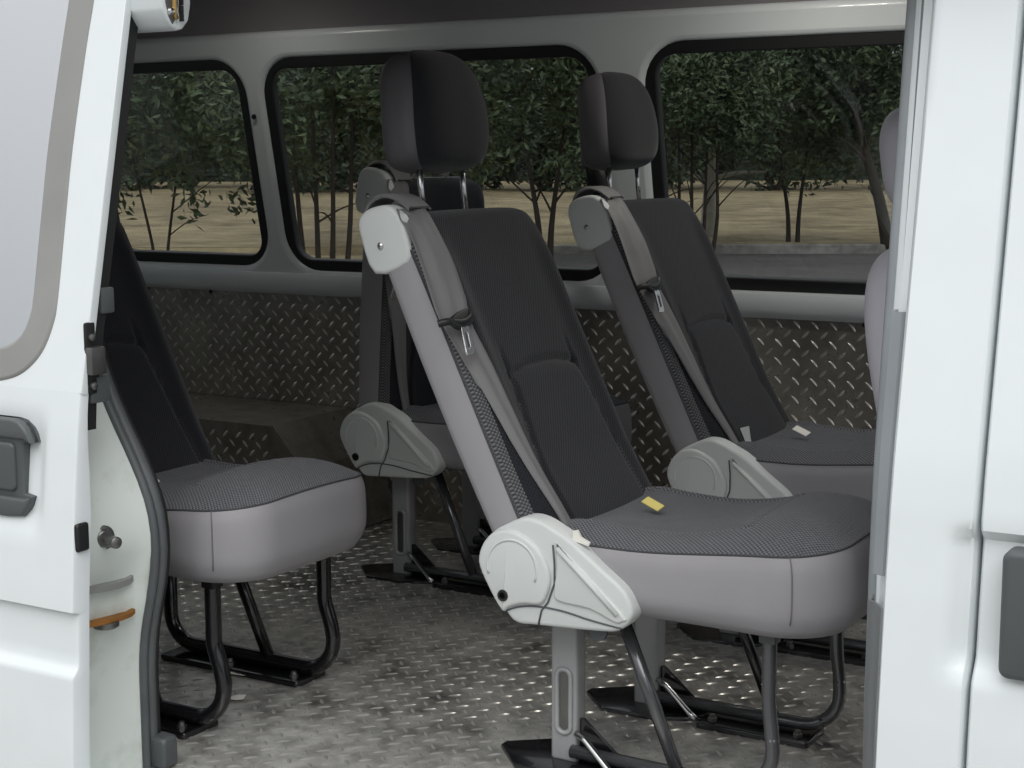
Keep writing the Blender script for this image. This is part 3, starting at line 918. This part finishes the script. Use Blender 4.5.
def build_recliner(root):
    f = lambda a, b, h: V((a, h, b))
    ol = [(-.057, .357), (-.048, .385), (-.030, .408), (-.004, .424), (.028, .438), (.058, .436), (.090, .422), (.115, .409), (.170, .370), (.207, .343), (.222, .316), (.220, .297), (.202, .278), (.170, .270), (.055, .263), (.014, .262), (-.008, .280), (-.040, .325)]
    bm = bmesh.new(); add_prism(bm, smooth_poly(ol, 4), .012, -.026, .007, f)
    rc = obj('recliner_cover', bm, M['plastic_light'], root, smooth=45)
    # lower skirt (slightly set back, separated by a lip)
    disc = [(-.0535+.0, .357), (-.045, .388), (-.024, .410), (.003, .4165), (.030, .410), (.056, .394), (.074, .368), (.080, .342), (.072, .314), (.060, .300), (.030, .297), (.004, .288), (-.010, .281), (-.038, .322)]
    bm = bmesh.new(); add_prism(bm, smooth_poly(disc, 4), -.02, -.034, .006, f)
    ds = obj('pivot_disc', bm, M['plastic_light'], rc, smooth=45)
    bm = bmesh.new()
    add_tube(bm, [V((.011+.046*math.cos(a), -.0335, .355+.046*math.sin(a))) for a in [PI*(-.12+1.22*i/24) for i in range(25)]], .0024, 8)
    obj('disc_rim', bm, M['plastic_light'], rc, smooth=180)
    # raised triangular rib on the forward arm
    bm = bmesh.new(); tri = [(.089, .398), (.098, .398), (.205, .308), (.206, .292), (.192, .290), (.150, .305), (.092, .310), (.086, .330), (.090, .36)]
    add_prism(bm, smooth_poly(tri, 3), -.022, -.0305, .004, f)
    obj('arm_panel', bm, M['plastic_light'], rc, smooth=45)
    bm = bmesh.new(); add_tube(bm, [V((.092, -.030, .3965)), V((.150, -.0305, .347)), V((.199, -.030, .303))], .0045, 8)
    obj('arm_rib', bm, M['plastic_light'], rc, smooth=180)
    bm = bmesh.new(); add_tube(bm, [V((.083, -.0272, .40)), V((.086, -.0275, .37)), V((.086, -.0275, .338)), V((.074, -.0275, .305)), V((.062, -.027, .29)), V((.056, -.027, .264))], .0016, 6)
    obj('cover_joint', bm, M['plastic_dark'], rc, smooth=180)
    bm = bmesh.new(); add_tube(bm, catmull([(-.006, -.0262, .279), (.02, -.0266, .290), (.055, -.0268, .2955), (.10, -.0268, .2945), (.15, -.0268, .287), (.205, -.0262, .281)], 5), .0015, 6)
    obj('skirt_groove_shade', bm, M['plastic_dark'], rc, smooth=180)  # dark tube stands in for the shade in the skirt groove
    sw = lathe([(0, .010), (.003, .009), (.003, .0055), (.0005, .0052)], (0, -1, 0), 16)
    for v in sw.verts: v.co += V((-.006, -.0335, .307))
    obj('screw_hole', sw, M['rubber'], rc, smooth=40)
    # round washer peeping out under the cover
    w_ = lathe([(0, .016), (.006, .016), (.007, .013)], (0, -1, 0), 18)
    for v in w_.verts: v.co += V((.15, .004, .262))
    obj('pivot_washer', w_, M['plastic_dark'], rc, smooth=40)

def bar_path(y, x_rear, rear_up=None):
    bulge = .008 if rear_up is None else .020
    pts = [(.416, y, .285), (.416, y, .20), (.417, y, .165), (.416+.7*bulge, y, .125), (.416+bulge, y, .095)]
    pts = catmull(pts, 4)
    for k in range(1, 9):
        a = PI/2*k/8
        pts.append(V((.416+bulge-.066*(1-math.cos(a)), y, .092-.066*math.sin(a))))
    if rear_up is None:
        pts.append(V((x_rear, y, .026)))
    else:
        for k in range(0, 9):
            a = PI/2*k/8
            pts.append(V((x_rear+.06-.06*math.sin(a), y, .086-.06*math.cos(a))))
        pts.append(V((x_rear, y, rear_up)))
    return pts

def build_frame(root, pedestal):
    # pressed steel pan under the cushion
    obj('seat_pan', box((.06, .04, .284), (.43, .38, .300), .005), M['black_metal'], root)
    mets = M['black_metal']
    for side_, y in (('near', .062), ('far', .38)):
        if pedestal:
            pd = bmesh.new(); add_box(pd, (.028, y-.0+.002, .004), (.078, y+.036, .275), .007, 3)
            pe = obj('pedestal', pd, M['grey_metal'], root, smooth=40)
            if side_ == 'near':
                sl = bmesh.new()
                ring = rrect(.041, .055, .067, .165, .012, 6)
                add_tube(sl, [V((a, y+.001, b)) for a, b in ring], .0045, 8, closed=True)
                obj('slot_rim', sl, M['grey_metal'], pe, smooth=180)
                sl = bmesh.new(); add_prism(sl, rrect(.046, .06, .062, .16, .008, 6), y+.003, y+.0008, .0004, lambda a, b, h: V((a, h, b)))
                obj('slot', sl, M['dull_steel'], pe, smooth=40)
            fp = bmesh.new(); add_prism(fp, [(-.075, y+.012), (-.01, y-.055), (.09, y-.055), (.175, y-.015), (.175, y+.05), (.09, y+.09), (.0, y+.09), (-.075, y+.03)], 0, .007, .002, lambda a, b, h: V((a, b, h)))
            ft = obj('foot_plate', fp, mets, root, smooth=40)
            gs = bmesh.new(); add_prism(gs, [(.074, .008), (.17, .008), (.160, .018), (.085, .080), (.074, .080)], y+.013, y+.021, .001, lambda a, b, h: V((a, h, b)))
            obj('gusset', gs, mets, ft, smooth=40)
            gs = bmesh.new(); add_tube(gs, [V((.079, y-.002, .060)), V((.10, y-.008, .052)), V((.155, y-.03, .018)), V((.17, y-.034, .010))], .006, 8)
            obj('gusset_strap', gs, M['steel'], ft, smooth=180)
            if side_ == 'far':
                obj('floor_bar', tube(bar_path(y, .07)[13:], .0115, 12), M['tube_metal'], root, smooth=180)
                obj('front_leg', tube(bar_path(y, .07)[:22], .0115, 12), M['tube_metal'], root, smooth=180)
                obj('brace', tube([(.20, y+.0, .285), (.305, y, .032)], .0105, 10), mets, root, smooth=180)
            else:
                obj('floor_bar', tube(bar_path(y, .07)[13:], .0115, 12), M['tube_metal'], root, smooth=180)
                obj('front_leg', tube(bar_path(y, .07)[:22], .0115, 12), M['tube_metal'], root, smooth=180)
                obj('brace', tube([(.163, y+.0, .27), (.262, y, .032)], .0115, 10), M['tube_metal'], root, smooth=180)
        else:
            obj('side_frame', tube(bar_path(y, .02, .285), .0145, 12), mets, root, smooth=180)
            obj('brace', tube([(.16, y+.0, .285), (.275, y, .032)], .0125, 10), mets, root, smooth=180)
        skt = bmesh.new(); add_box(skt, (.402, y-.015, .268), (.430, y+.015, .302), .005)
        obj('leg_socket', skt, M['rubber'] if not pedestal else M['plastic_dark'], root)
        bp = bmesh.new(); add_prism(bp, rrect(.175 if pedestal else .03, y-.05, .385, y+.045, .008, 3), 0, .011, .003, lambda a, b, h: V((a, b, h)))
        pl_ = obj('base_plate', bp, mets, root, smooth=40)
        for bx in (.20, .36):
            bt = lathe([(0, .009), (.006, .009), (.007, .006), (.012, .0055)], (0, 0, 1), 6)
            for v in bt.verts: v.co += V((bx, y-.028, .011))
            obj('bolt', bt, M['dull_steel'], pl_, smooth=30)

def copy_tree(o, parent=None):
    c = o.copy(); C.objects.link(c); c.parent = parent
    if parent: c.matrix_parent_inverse = o.matrix_parent_inverse.copy()
    for ch_ in list(o.children): copy_tree(ch_, c)
    return c
def recline(root, ang):
    D_ = Matrix.Translation((0, 0, ZH)) @ Matrix.Rotation(ALPHA-ang, 4, 'Y') @ Matrix.Translation((0, 0, -ZH))
    for ch_ in root.children:
        if ch_.name.split('.')[0] in ('backrest', 'seat_belt', 'headrest'):
            ch_.matrix_local = D_ @ ch_.matrix_local

seatA = build_seat(True, 'reclined grey and black passenger seat nearest the open door, with pale recliner cover', (0, 0, 0))
tb = bmesh.new(); add_prism(tb, [(-.012, -.004), (.016, -.009), (.018, -.004), (.002, .003), (-.004, .014), (-.012, .012)], -.003, .003, .001, lambda a, b, h: V((a, h, b)))
TAB = (tb,)
seatD = build_seat(False, 'seat at left, partly hidden behind the jamb seal, on bent black tube legs', (-.959, -.186, 0))
bpy.context.view_layer.update()
seatB = copy_tree(seatA); seatB.location = (-.0347, .8025, 0)
seatB['label'] = 'shaded passenger seat by the far wall, bright belt tongue on its backrest'
seatC = copy_tree(seatA); seatC.location = (-.923, .864, 0)
seatC['label'] = 'dark upright passenger seat behind the nearest seat, its lever cover in shadow'
for s_ in (seatA, seatB, seatC, seatD): s_['group'] = 'passenger seats in the van'
for ch_ in seatB.children:
    if ch_.name.startswith('care_tag'):
        ch_.data = ch_.data.copy(); ch_.data.materials[0] = M['paper']; ch_['label'] = 'white care tag'
for ch_ in seatD.children:
    if ch_.name.startswith('care_tag'):
        ch_.data.materials[0] = M['paper']; ch_['label'] = 'white care tag'; ch_.location = (.232, .122, .432); ch_.scale = (.6, 1, .45)
bpy.context.view_layer.update()
recline(seatC, math.radians(-3.5))
for ch_ in seatD.children:
    if ch_.name.split('.')[0] in ('backrest', 'seat_belt', 'headrest'): ch_.location.x += .085
for ch_ in seatC.children:
    if ch_.name.startswith('headrest'): ch_.location.z -= .055
for ch_ in list(seatC.children):
    if ch_.name.startswith('care_tag'): bpy.data.objects.remove(ch_)
obj('loose_tab', tb, M['paper'], seatA, smooth=30, loc=(.124, -.012, .412))
# buckle standing by the far seat's near side: white wedge
bk_ = bmesh.new(); add_prism(bk_, [(-.008, .024), (.009, .024), (.005, -.022), (-.001, -.022)], -.004, .004, .001, lambda a, b, h: V((a*.8, h+a*.6, b)))
obj('belt_buckle', bk_, M['plastic_light'], seatB, smooth=30, loc=(.070, .100, .425), rot=(0, math.radians(-15), 0))

# front row seat, just peeping out from behind the right pillar
fs = thing('cab_seat', 'pale grey front seat peeping out from behind the right door pillar', 'seat', (.675, .02, -.035))
def pillow(wx, wy, wz, p=3.0, n=28, m=40):
    rows = []
    for k in range(n+1):
        th = -PI/2+PI*k/n
        cz, sz = math.cos(th), math.sin(th)
        r = []
        for i in range(m):
            a = 2*PI*i/m
            sg = lambda v, e: math.copysign(abs(v)**e, v)
            r.append(V((wx*sg(cz, 2/p)*sg(math.cos(a), 2/p), wy*sg(cz, 2/p)*sg(math.sin(a), 2/p), wz*sg(sz, 2/p))))
        rows.append(r)
    bm = bmesh.new(); vs = [[bm.verts.new(p_) for p_ in r] for r in rows[1:-1]]
    for A, B in zip(vs, vs[1:]):
        for i in range(m): bm.faces.new((A[i], A[(i+1) % m], B[(i+1) % m], B[i]))
    bm.faces.new(vs[0][::-1]); bm.faces.new(vs[-1])
    return bm
def moved(bm, mat):
    bmesh.ops.transform(bm, matrix=mat, verts=bm.verts[:]); return bm
ty = lambda d: Matrix.Rotation(math.radians(d), 4, 'Y')
obj('backrest', moved(pillow(.07, .23, .30, 4), Matrix.Translation((-.03, .23, .625)) @ ty(-12)), M['seat_light'], fs, smooth=180)
fh = obj('headrest', moved(pillow(.055, .13, .085, 3), Matrix.Translation((-.09, .23, 1.04)) @ ty(-8)), M['seat_light'], fs, smooth=180)
for dy in (-.06, .06): obj('headrest_post', tube([(-.085, .23+dy, .98), (-.075, .23+dy, .88)], .006, 8), M['steel'], fh, smooth=180)
obj('seat_cushion', moved(pillow(.25, .24, .07, 4), Matrix.Translation((.22, .23, .37))), M['seat_light'], fs, smooth=180)
obj('seat_base', box((.02, .05, .035), (.42, .41, .32), .02), M['rubber'], fs)

# hanging belt on the pillar behind the far seat
rows = [[V((-.572+.006*k, 1.318+.006*k, 1.0-.04*k)), V((-.547+.006*k, 1.314+.006*k, 1.0-.04*k)), V((-.520+.006*k, 1.318+.006*k, 1.0-.04*k))] for k in range(8)]
ws = thing('wall_seat_belt', 'dark seat belt webbing hanging at the window post behind the far headrest', 'seat belt', (-.55, 1.32, 1.0))
obj('webbing', local(ws, solidify(sheet(rows), .002)), M['rubber'], ws, smooth=180)
obj('belt_anchor', local(ws, box((-.585, 1.315, .985), (-.515, 1.375, 1.03), .012, 3)), M['plastic_dark'], ws)

# ------------------------------------------------------------------ wheel arch box
wa = thing('wheel_arch_box', 'tread plate wheel arch box against the far wall behind the left seat', 'box', (-1.9, 1.2, 0))
xr = -1.405
f_front = lambda a, b, h: V((a, 1.10-h, b))
bm = tread_sheet(f_front, -2.66, .004, xr, .300, .046)
obj('front_panel', local(wa, bm), [M['tread_wall'], M['lug']], wa, smooth=25, recalc=False)
bm = bmesh.new()
sheet([[V((x, 1.10, .302)) for x in (-2.66, xr)], [V((x, 1.28, .303)) for x in (-2.66, xr)], [V((x, 1.452, .303)) for x in (-2.66, xr)]], bm)
obj('top_panel', local(wa, solidify(bm, .004)), M['tread_wall'], wa, smooth=0)
bm = bmesh.new()
sheet([[V((xr, 1.10, .302)), V((xr, 1.452, .303))], [V((xr+.10, 1.10, .19)), V((xr+.10, 1.452, .19))], [V((xr+.16, 1.10, .003)), V((xr+.16, 1.452, .003))]], bm)
obj('sloped_end', local(wa, solidify(bm, .004)), M['tread_wall'], wa, smooth=0)
bm = bmesh.new()
bm.faces.new([bm.verts.new(p) for p in (V((xr, 1.10, .302)), V((xr+.10, 1.10, .19)), V((xr+.16, 1.10, .003)), V((xr, 1.10, .003)))])
obj('end_gore', local(wa, solidify(bm, .003)), M['tread_wall'], wa, smooth=0)

# small details on the far wall
for i, (x, z, r) in enumerate(((-1.633, 1.135, .0075), (-1.93, .655, .004), (-2.17, .655, .004), (-.50, 1.20, .004))[:1]):
    s_ = lathe([(0, r), (.005, r*.9), (.007, r*.5)], tuple((MW.to_3x3() @ V((0, 0, 1)))), 14)
    o = obj('plug', s_, M['rubber'], None, smooth=40, loc=tuple(MW @ V((x, zs(z), .024))))
    tag(o, 'small black rubber plug in the post between the two left windows', 'plug')
for i, (x, lab) in enumerate(((-2.17, 'left of the two small black screws on the wall panel under the left window'), (-1.915, 'right of the two small black screws on the wall panel under the left window'), (.105, 'small black screw at the top of the tread plate wall panel beside the right pillar'))):
    s_ = lathe([(0, .006), (.003, .0055), (.005, .003)], (0, -1, 0), 12)
    o = obj('screw', s_, M['rubber'], None, smooth=40, loc=(x, 1.456, .618)); tag(o, lab, 'screw', 'panel screws')

# paper scraps on the floor under the left seat
def scrap(x, y, lx, ly, rz, label):
    bm = sheet([[V((lx*(i/4-.5), ly*(j/2-.5), .002+.0015*math.sin(i*1.7+j))) for i in range(5)] for j in range(3)])
    o = obj('paper_scrap', solidify(bm, .0006), M['paper'], None, smooth=60, loc=(x, y, .003), rot=(0, 0, rz))
    return tag(o, label, 'paper scrap', 'paper scraps on the floor')

# ------------------------------------------------------------------ OUTSIDE
GZ = -.62
def ground_at(px, depth):
    """ground point seen along image column px at a given distance along the view axis"""
    d = fw+RT*((px-512)/F)
    k = depth/d.dot(fw)
    p = EYE+d*k
    return V((p.x, p.y, GZ))
AXD = V((RT.x, RT.y, 0)).normalized(); AYD = V((fw.x, fw.y, 0)).normalized()
def gp(a, b, z=GZ):        # a along the kerb, b away from the van
    q = V((EYE.x, EYE.y, 0))+AXD*a+AYD*b; return V((q.x, q.y, z))
KB = 27.6
o = obj('ground', sheet([[V((x, y, GZ-.004)) for x in (-90, -20, 0, 20, 60)] for y in (-70, -20, 0, 20, 40)]), M['asphalt'], smooth=0); tag(o, kind='structure')
def lawn_z(b): return GZ+.14+max(0, b-KB)*.012
bm = sheet([[gp(a, b, lawn_z(b)) for a in (-90, -45, -20, -5, 5, 20, 60)] for b in (KB+.15, KB+8, KB+25, KB+60, KB+110)])
o = obj('lawn', bm, M['lawn'], smooth=0); tag(o, kind='structure')
o = obj('road', sheet([[gp(a, b, GZ+.004) for a in (-60, 0, 60)] for b in (9, 18, KB+.02)]), M['road'], smooth=0); tag(o, kind='structure')
bm = sheet([[gp(a, b, z) for a in (.6, 10, 40)] for b, z in ((KB, GZ-.01), (KB+.01, GZ+.15), (KB+.03, GZ+.165), (KB+.22, GZ+.165), (KB+.24, GZ+.12))])
o = obj('kerb', bm, M['kerb'], smooth=30); tag(o, kind='structure')
# dry verge left of the kerb's end, where the grass comes nearer
bm = sheet([[gp(a, b, GZ+.010+(.13 if b > KB else 0)) for a in (-60, -30, -10, .6)] for b in (12, 16, 20, 24, KB-.05, KB+.16)])
o = obj('lawn_verge', bm, M['lawn'], smooth=0); tag(o, kind='structure')

def leaf_cloud(blobs, n, size, rng, hang=.35):
    vs, fs_ = [], []
    tot = sum(b[3]*b[4]*b[5] for b in blobs)
    for (cx, cy, cz, rx, ry, rz_) in blobs:
        m = int(n*rx*ry*rz_/tot)
        for _ in range(m):
            d = V((rng.gauss(0, 1), rng.gauss(0, 1), rng.gauss(0, 1))).normalized()
            k = rng.random()**.45
            c = V((cx+d.x*rx*k, cy+d.y*ry*k, cz+d.z*rz_*k))
            ax = V((rng.gauss(0, 1), rng.gauss(0, 1), rng.gauss(-hang, .7))).normalized()
            sd_ = ax.cross(V((rng.gauss(0, 1), rng.gauss(0, 1), rng.gauss(0, 1)))).normalized()
            L = size*rng.uniform(.7, 1.4); w_ = L*.2
            nrm_ = ax.cross(sd_)*L*.06
            i0 = len(vs)
            vs += [c-ax*L*.5, c-ax*L*.1+sd_*w_+nrm_, c+ax*L*.5, c-ax*L*.1-sd_*w_+nrm_]
            fs_.append((i0, i0+1, i0+2, i0+3))
    me = bpy.data.meshes.new('foliage'); me.from_pydata([tuple(v) for v in vs], [], fs_); me.update()
    return me

def tree(name, label, px, depth, crown_w, z0, z1, stems, seed, n=5200, leaf=.17, bark='bark', mat='leaf', lean=0, r0=.06, group='trees on the lawn', sprays=6, yfac=.7):
    rng = random.Random(seed)
    g = ground_at(px, depth)
    if (g-V((EYE.x, EYE.y, GZ))).dot(AYD) > KB: g.z = lawn_z((g-V((EYE.x, EYE.y, GZ))).dot(AYD))
    root = thing(name, label, 'tree', tuple(g), math.atan2(AXD.y, AXD.x), group)
    h = z1-z0
    zl0 = z0-g.z
    st_ = bmesh.new()
    for k in range(stems):
        a = (k-(stems-1)/2)
        tipx = a*crown_w*.5/max(1, stems)+rng.uniform(-.1, .1)+lean; tipy = rng.uniform(-.4, .4)
        bx = a*.16
        pts = catmull([(bx, rng.uniform(-.06, .06), -.05), (bx+a*.05+lean*.2, tipy*.2, zl0*.55), (bx*.5+tipx*.45+lean*.15, tipy*.6, zl0+h*.15), (tipx, tipy, zl0+h*.6)], 6)
        rr = [r0*(1-.75*i/(len(pts)-1)) for i in range(len(pts))]
        add_tube(st_, pts, rr, 8)
        for b in range(5):
            i = rng.randrange(6, len(pts)-1)
            q = pts[i]; dd = V((rng.uniform(-1, 1)*crown_w*.3, rng.uniform(-.5, .5), rng.uniform(.1, .9)))
            br = catmull([q, q+dd*.5+V((0, 0, .05)), q+dd], 4)
            add_tube(st_, br, [rr[i]*.5*(1-.7*j/(len(br)-1)) for j in range(len(br))], 6)
    obj('trunk', st_, M[bark], root, smooth=180)
    blobs = []
    for k in range(11):
        blobs.append((rng.uniform(-.36, .36)*crown_w+lean, rng.uniform(-.4, .4)*crown_w*yfac, zl0+h*rng.uniform(.24, .8), crown_w*rng.uniform(.16, .3), crown_w*.22, h*rng.uniform(.2, .32)))
    for k in range(sprays):
        blobs.append((rng.uniform(-.5, .5)*crown_w+lean, rng.uniform(-.3, .3)*crown_w*yfac, zl0+h*rng.uniform(.02, .22), crown_w*rng.uniform(.05, .1), crown_w*.09, h*rng.uniform(.05, .11)))
    me = leaf_cloud(blobs, int(n*1.7), leaf*.72, rng)
    link_mesh('foliage', me, M[mat], root, smooth=0)
    return root
tree('leafy_tree', 'bushy evergreen tree filling the left window, leaves hanging over the dry grass', 165, 21, 4.6, .35, 4.2, 2, 11, n=8000, leaf=.19, sprays=14, r0=.028)
tree('leafy_tree', 'many stemmed tree behind the left end of the middle window', 328, 20, 3.4, .95, 4.2, 4, 12, n=6500, leaf=.17, r0=.042)
tree('leafy_tree', 'leafy tree in the middle window between the two near headrests', 545, 25, 4.0, .55, 4.6, 2, 13, n=8000, leaf=.18, sprays=9)
tree('leafy_tree', 'dense tree mostly hidden behind the nearest headrest', 430, 29, 4.2, 1.0, 5.0, 2, 14, n=6500, leaf=.19)
tree('leafy_tree', 'tree with a whitewashed trunk at the left of the right window', 706, 31, 4.2, .9, 5.2, 1, 15, n=7000, leaf=.19, bark='bark_white', r0=.17)
tree('leafy_tree', 'thin stemmed spreading shrub tree in front of the whitewashed trunk', 690, 26.5, 3.2, .65, 4.6, 5, 16, n=6500, leaf=.17, r0=.04, sprays=9)
tree('leafy_tree', 'wide leafy tree in the middle of the right window with drooping sprays', 790, 29, 4.0, .55, 5.0, 2, 17, n=8000, leaf=.18, sprays=10, r0=.05)
tree('leafy_tree', 'tree with a dark leaning trunk beside the pale front headrest', 884, 28, 3.4, 1.0, 5.2, 1, 18, n=6500, leaf=.18, lean=-.9, r0=.13)
for k, (px, dp, lab) in enumerate(((60, 62, 'dark tree far across the lawn at the left end of the left window'), (190, 66, 'dark tree far across the lawn behind the left window tree'), (310, 60, 'dark tree far across the lawn behind the many stemmed tree'), (430, 64, 'dark tree far across the lawn behind the nearest headrest'),
                                   (545, 60, 'dark tree far across the lawn in the middle window'), (660, 63, 'dark tree far across the lawn behind the far headrest'), (770, 60, 'dark tree far across the lawn in the right window'), (890, 62, 'dark tree far across the lawn at the right end of the right window'))):
    tree('far_tree', lab, px, dp, 6.6, -.05, 6.4, 2, 40+k, n=6500, leaf=.42, mat='leaf_dark', r0=.16, group='dark trees beyond the lawn', sprays=8)
hd = thing('clipped_hedge', 'long dark hedge along the far edge of the dry lawn', 'hedge', tuple(gp(-8, 76, lawn_z(76))), math.atan2(AXD.y, AXD.x))
rng = random.Random(5)
me = leaf_cloud([(x, 0, 1.7+rng.uniform(-.2, .6), 2.6, 1.2, 2.9) for x in range(-34, 66, 3)], 36000, .5, rng)
link_mesh('foliage', me, M['leaf_dark'], hd, smooth=0)
bm = sheet([[V((x, y, z+.25*noise.noise(V((x*.4, y, 3))))) for x in range(-36, 68, 2)] for y, z in ((-.9, -.1), (-.8, 2.2), (0, 3.2), (.8, 2.2), (.9, -.1))])
obj('hedge_core', bm, M['hill'], hd, smooth=180)

# wooded ridge on the camera's side, mirrored in the door window
rows = []
for i in range(111):
    x = -140+i*2.2
    hgt = 4.4+1.6*noise.noise(V((x*.07, 1.3, 0)))+.7*noise.noise(V((x*.35, 4, 0)))+7.5*sstep(-42, -12, x)  # taller unseen stretch added to cut low light into the cabin
    rows.append([V((x, -42+s_*6, GZ+(hgt*math.sin(PI*s_) if s_ < .5 else hgt))) for s_ in (0, .15, .3, .5)]+[V((x, -52, GZ))])
rows = [[p+V((0, -5*j, 0)) for j, p in enumerate(r)] for r in rows]
o = obj('hills_and_light_block', sheet(rows), M['hill'], smooth=60); tag(o, kind='structure')

# ------------------------------------------------------------------ fill lamps added out of view to brighten the far window frames
def lamp_mat():
    t = NT('fill_lamp_glow'); t.set(Base_Color=(.9, .88, .82, 1), Roughness=.5, Emission_Color=(1, .95, .86, 1), Emission_Strength=2.0); return t.m
M['lens'] = lamp_mat()
for x_, y_, w_, lab in ((.08, .92, 2.6, 'front oblong fill lamp added on the dark van ceiling'), (-1.45, 1.0, .5, 'rear oblong fill lamp added on the dark van ceiling')):
    dl = thing('added_fill_lamp', lab, 'lamp', (x_, y_, 1.495))
    obj('fill_lamp_base', box((-.10, -.05, -.008), (.10, .05, .012), .006), M['plastic_dark'], dl)
    obj('fill_lamp_lens', box((-.085, -.038, -.022), (.085, .038, -.006), .008, 3), M['lens'], dl)
    la = bpy.data.lights.new('added_fill_light', 'AREA'); la.shape = 'RECTANGLE'; la.size = .17; la.size_y = .08; la.energy = w_; la.color = (1, .95, .87)
    lo = bpy.data.objects.new('added_fill_light', la); C.objects.link(lo); lo.parent = dl; lo.location = (0, 0, -.025)

# ------------------------------------------------------------------ LIGHT: overcast sky
wd = bpy.data.worlds.new('overcast'); bpy.context.scene.world = wd; wd.use_nodes = True
nt = wd.node_tree; nt.nodes.clear()
out = nt.nodes.new('ShaderNodeOutputWorld'); bg = nt.nodes.new('ShaderNodeBackground')
tc = nt.nodes.new('ShaderNodeTexCoord'); sp = nt.nodes.new('ShaderNodeSeparateXYZ'); rp = nt.nodes.new('ShaderNodeValToRGB')
nt.links.new(tc.outputs['Generated'], sp.inputs[0]); nt.links.new(sp.outputs[2], rp.inputs[0])
e = rp.color_ramp.elements
e[0].position = 0; e[0].color = (.42, .44, .46, 1); e[1].position = .95; e[1].color = (1.32, 1.32, 1.32, 1)
nt.links.new(rp.outputs[0], bg.inputs[0]); bg.inputs[1].default_value = 1.27
nt.links.new(bg.outputs[0], out.inputs[0])
sun = bpy.data.lights.new('sun_through_cloud', 'SUN'); sun.energy = 1.5; sun.angle = math.radians(50); sun.color = (1, .99, .97)
so = bpy.data.objects.new('sun_through_cloud', sun); C.objects.link(so)
dirv = V((-.3, .55, -.8)).normalized()
so.rotation_euler = dirv.to_track_quat('-Z', 'Y').to_euler()

# ------------------------------------------------------------------ CAMERA
cam = bpy.data.cameras.new('camera'); co = bpy.data.objects.new('camera', cam); C.objects.link(co)
cam.sensor_fit = 'HORIZONTAL'; cam.sensor_width = 36; cam.lens = F/1024*36; cam.clip_start = .05; cam.clip_end = 500
m = Matrix.Identity(4)
for i in range(3):
    m[i][0] = RT[i]; m[i][1] = UP[i]; m[i][2] = -fw[i]; m[i][3] = EYE[i]
co.matrix_world = m
sc = bpy.context.scene
sc.camera = co
sc.view_settings.view_transform = 'Standard'
sc.view_settings.look = 'None'
sc.view_settings.exposure = 0
sc.view_settings.gamma = 1
sc.view_settings.use_curve_mapping = False

# scraps are placed last
scrap(-.64, .030, .05, .022, .5, 'white paper scrap lying on the tread plate just behind the left seat\'s near front leg')
scrap(-.722, .146, .05, .02, .4, 'white paper scrap beside the far floor plate under the left seat')
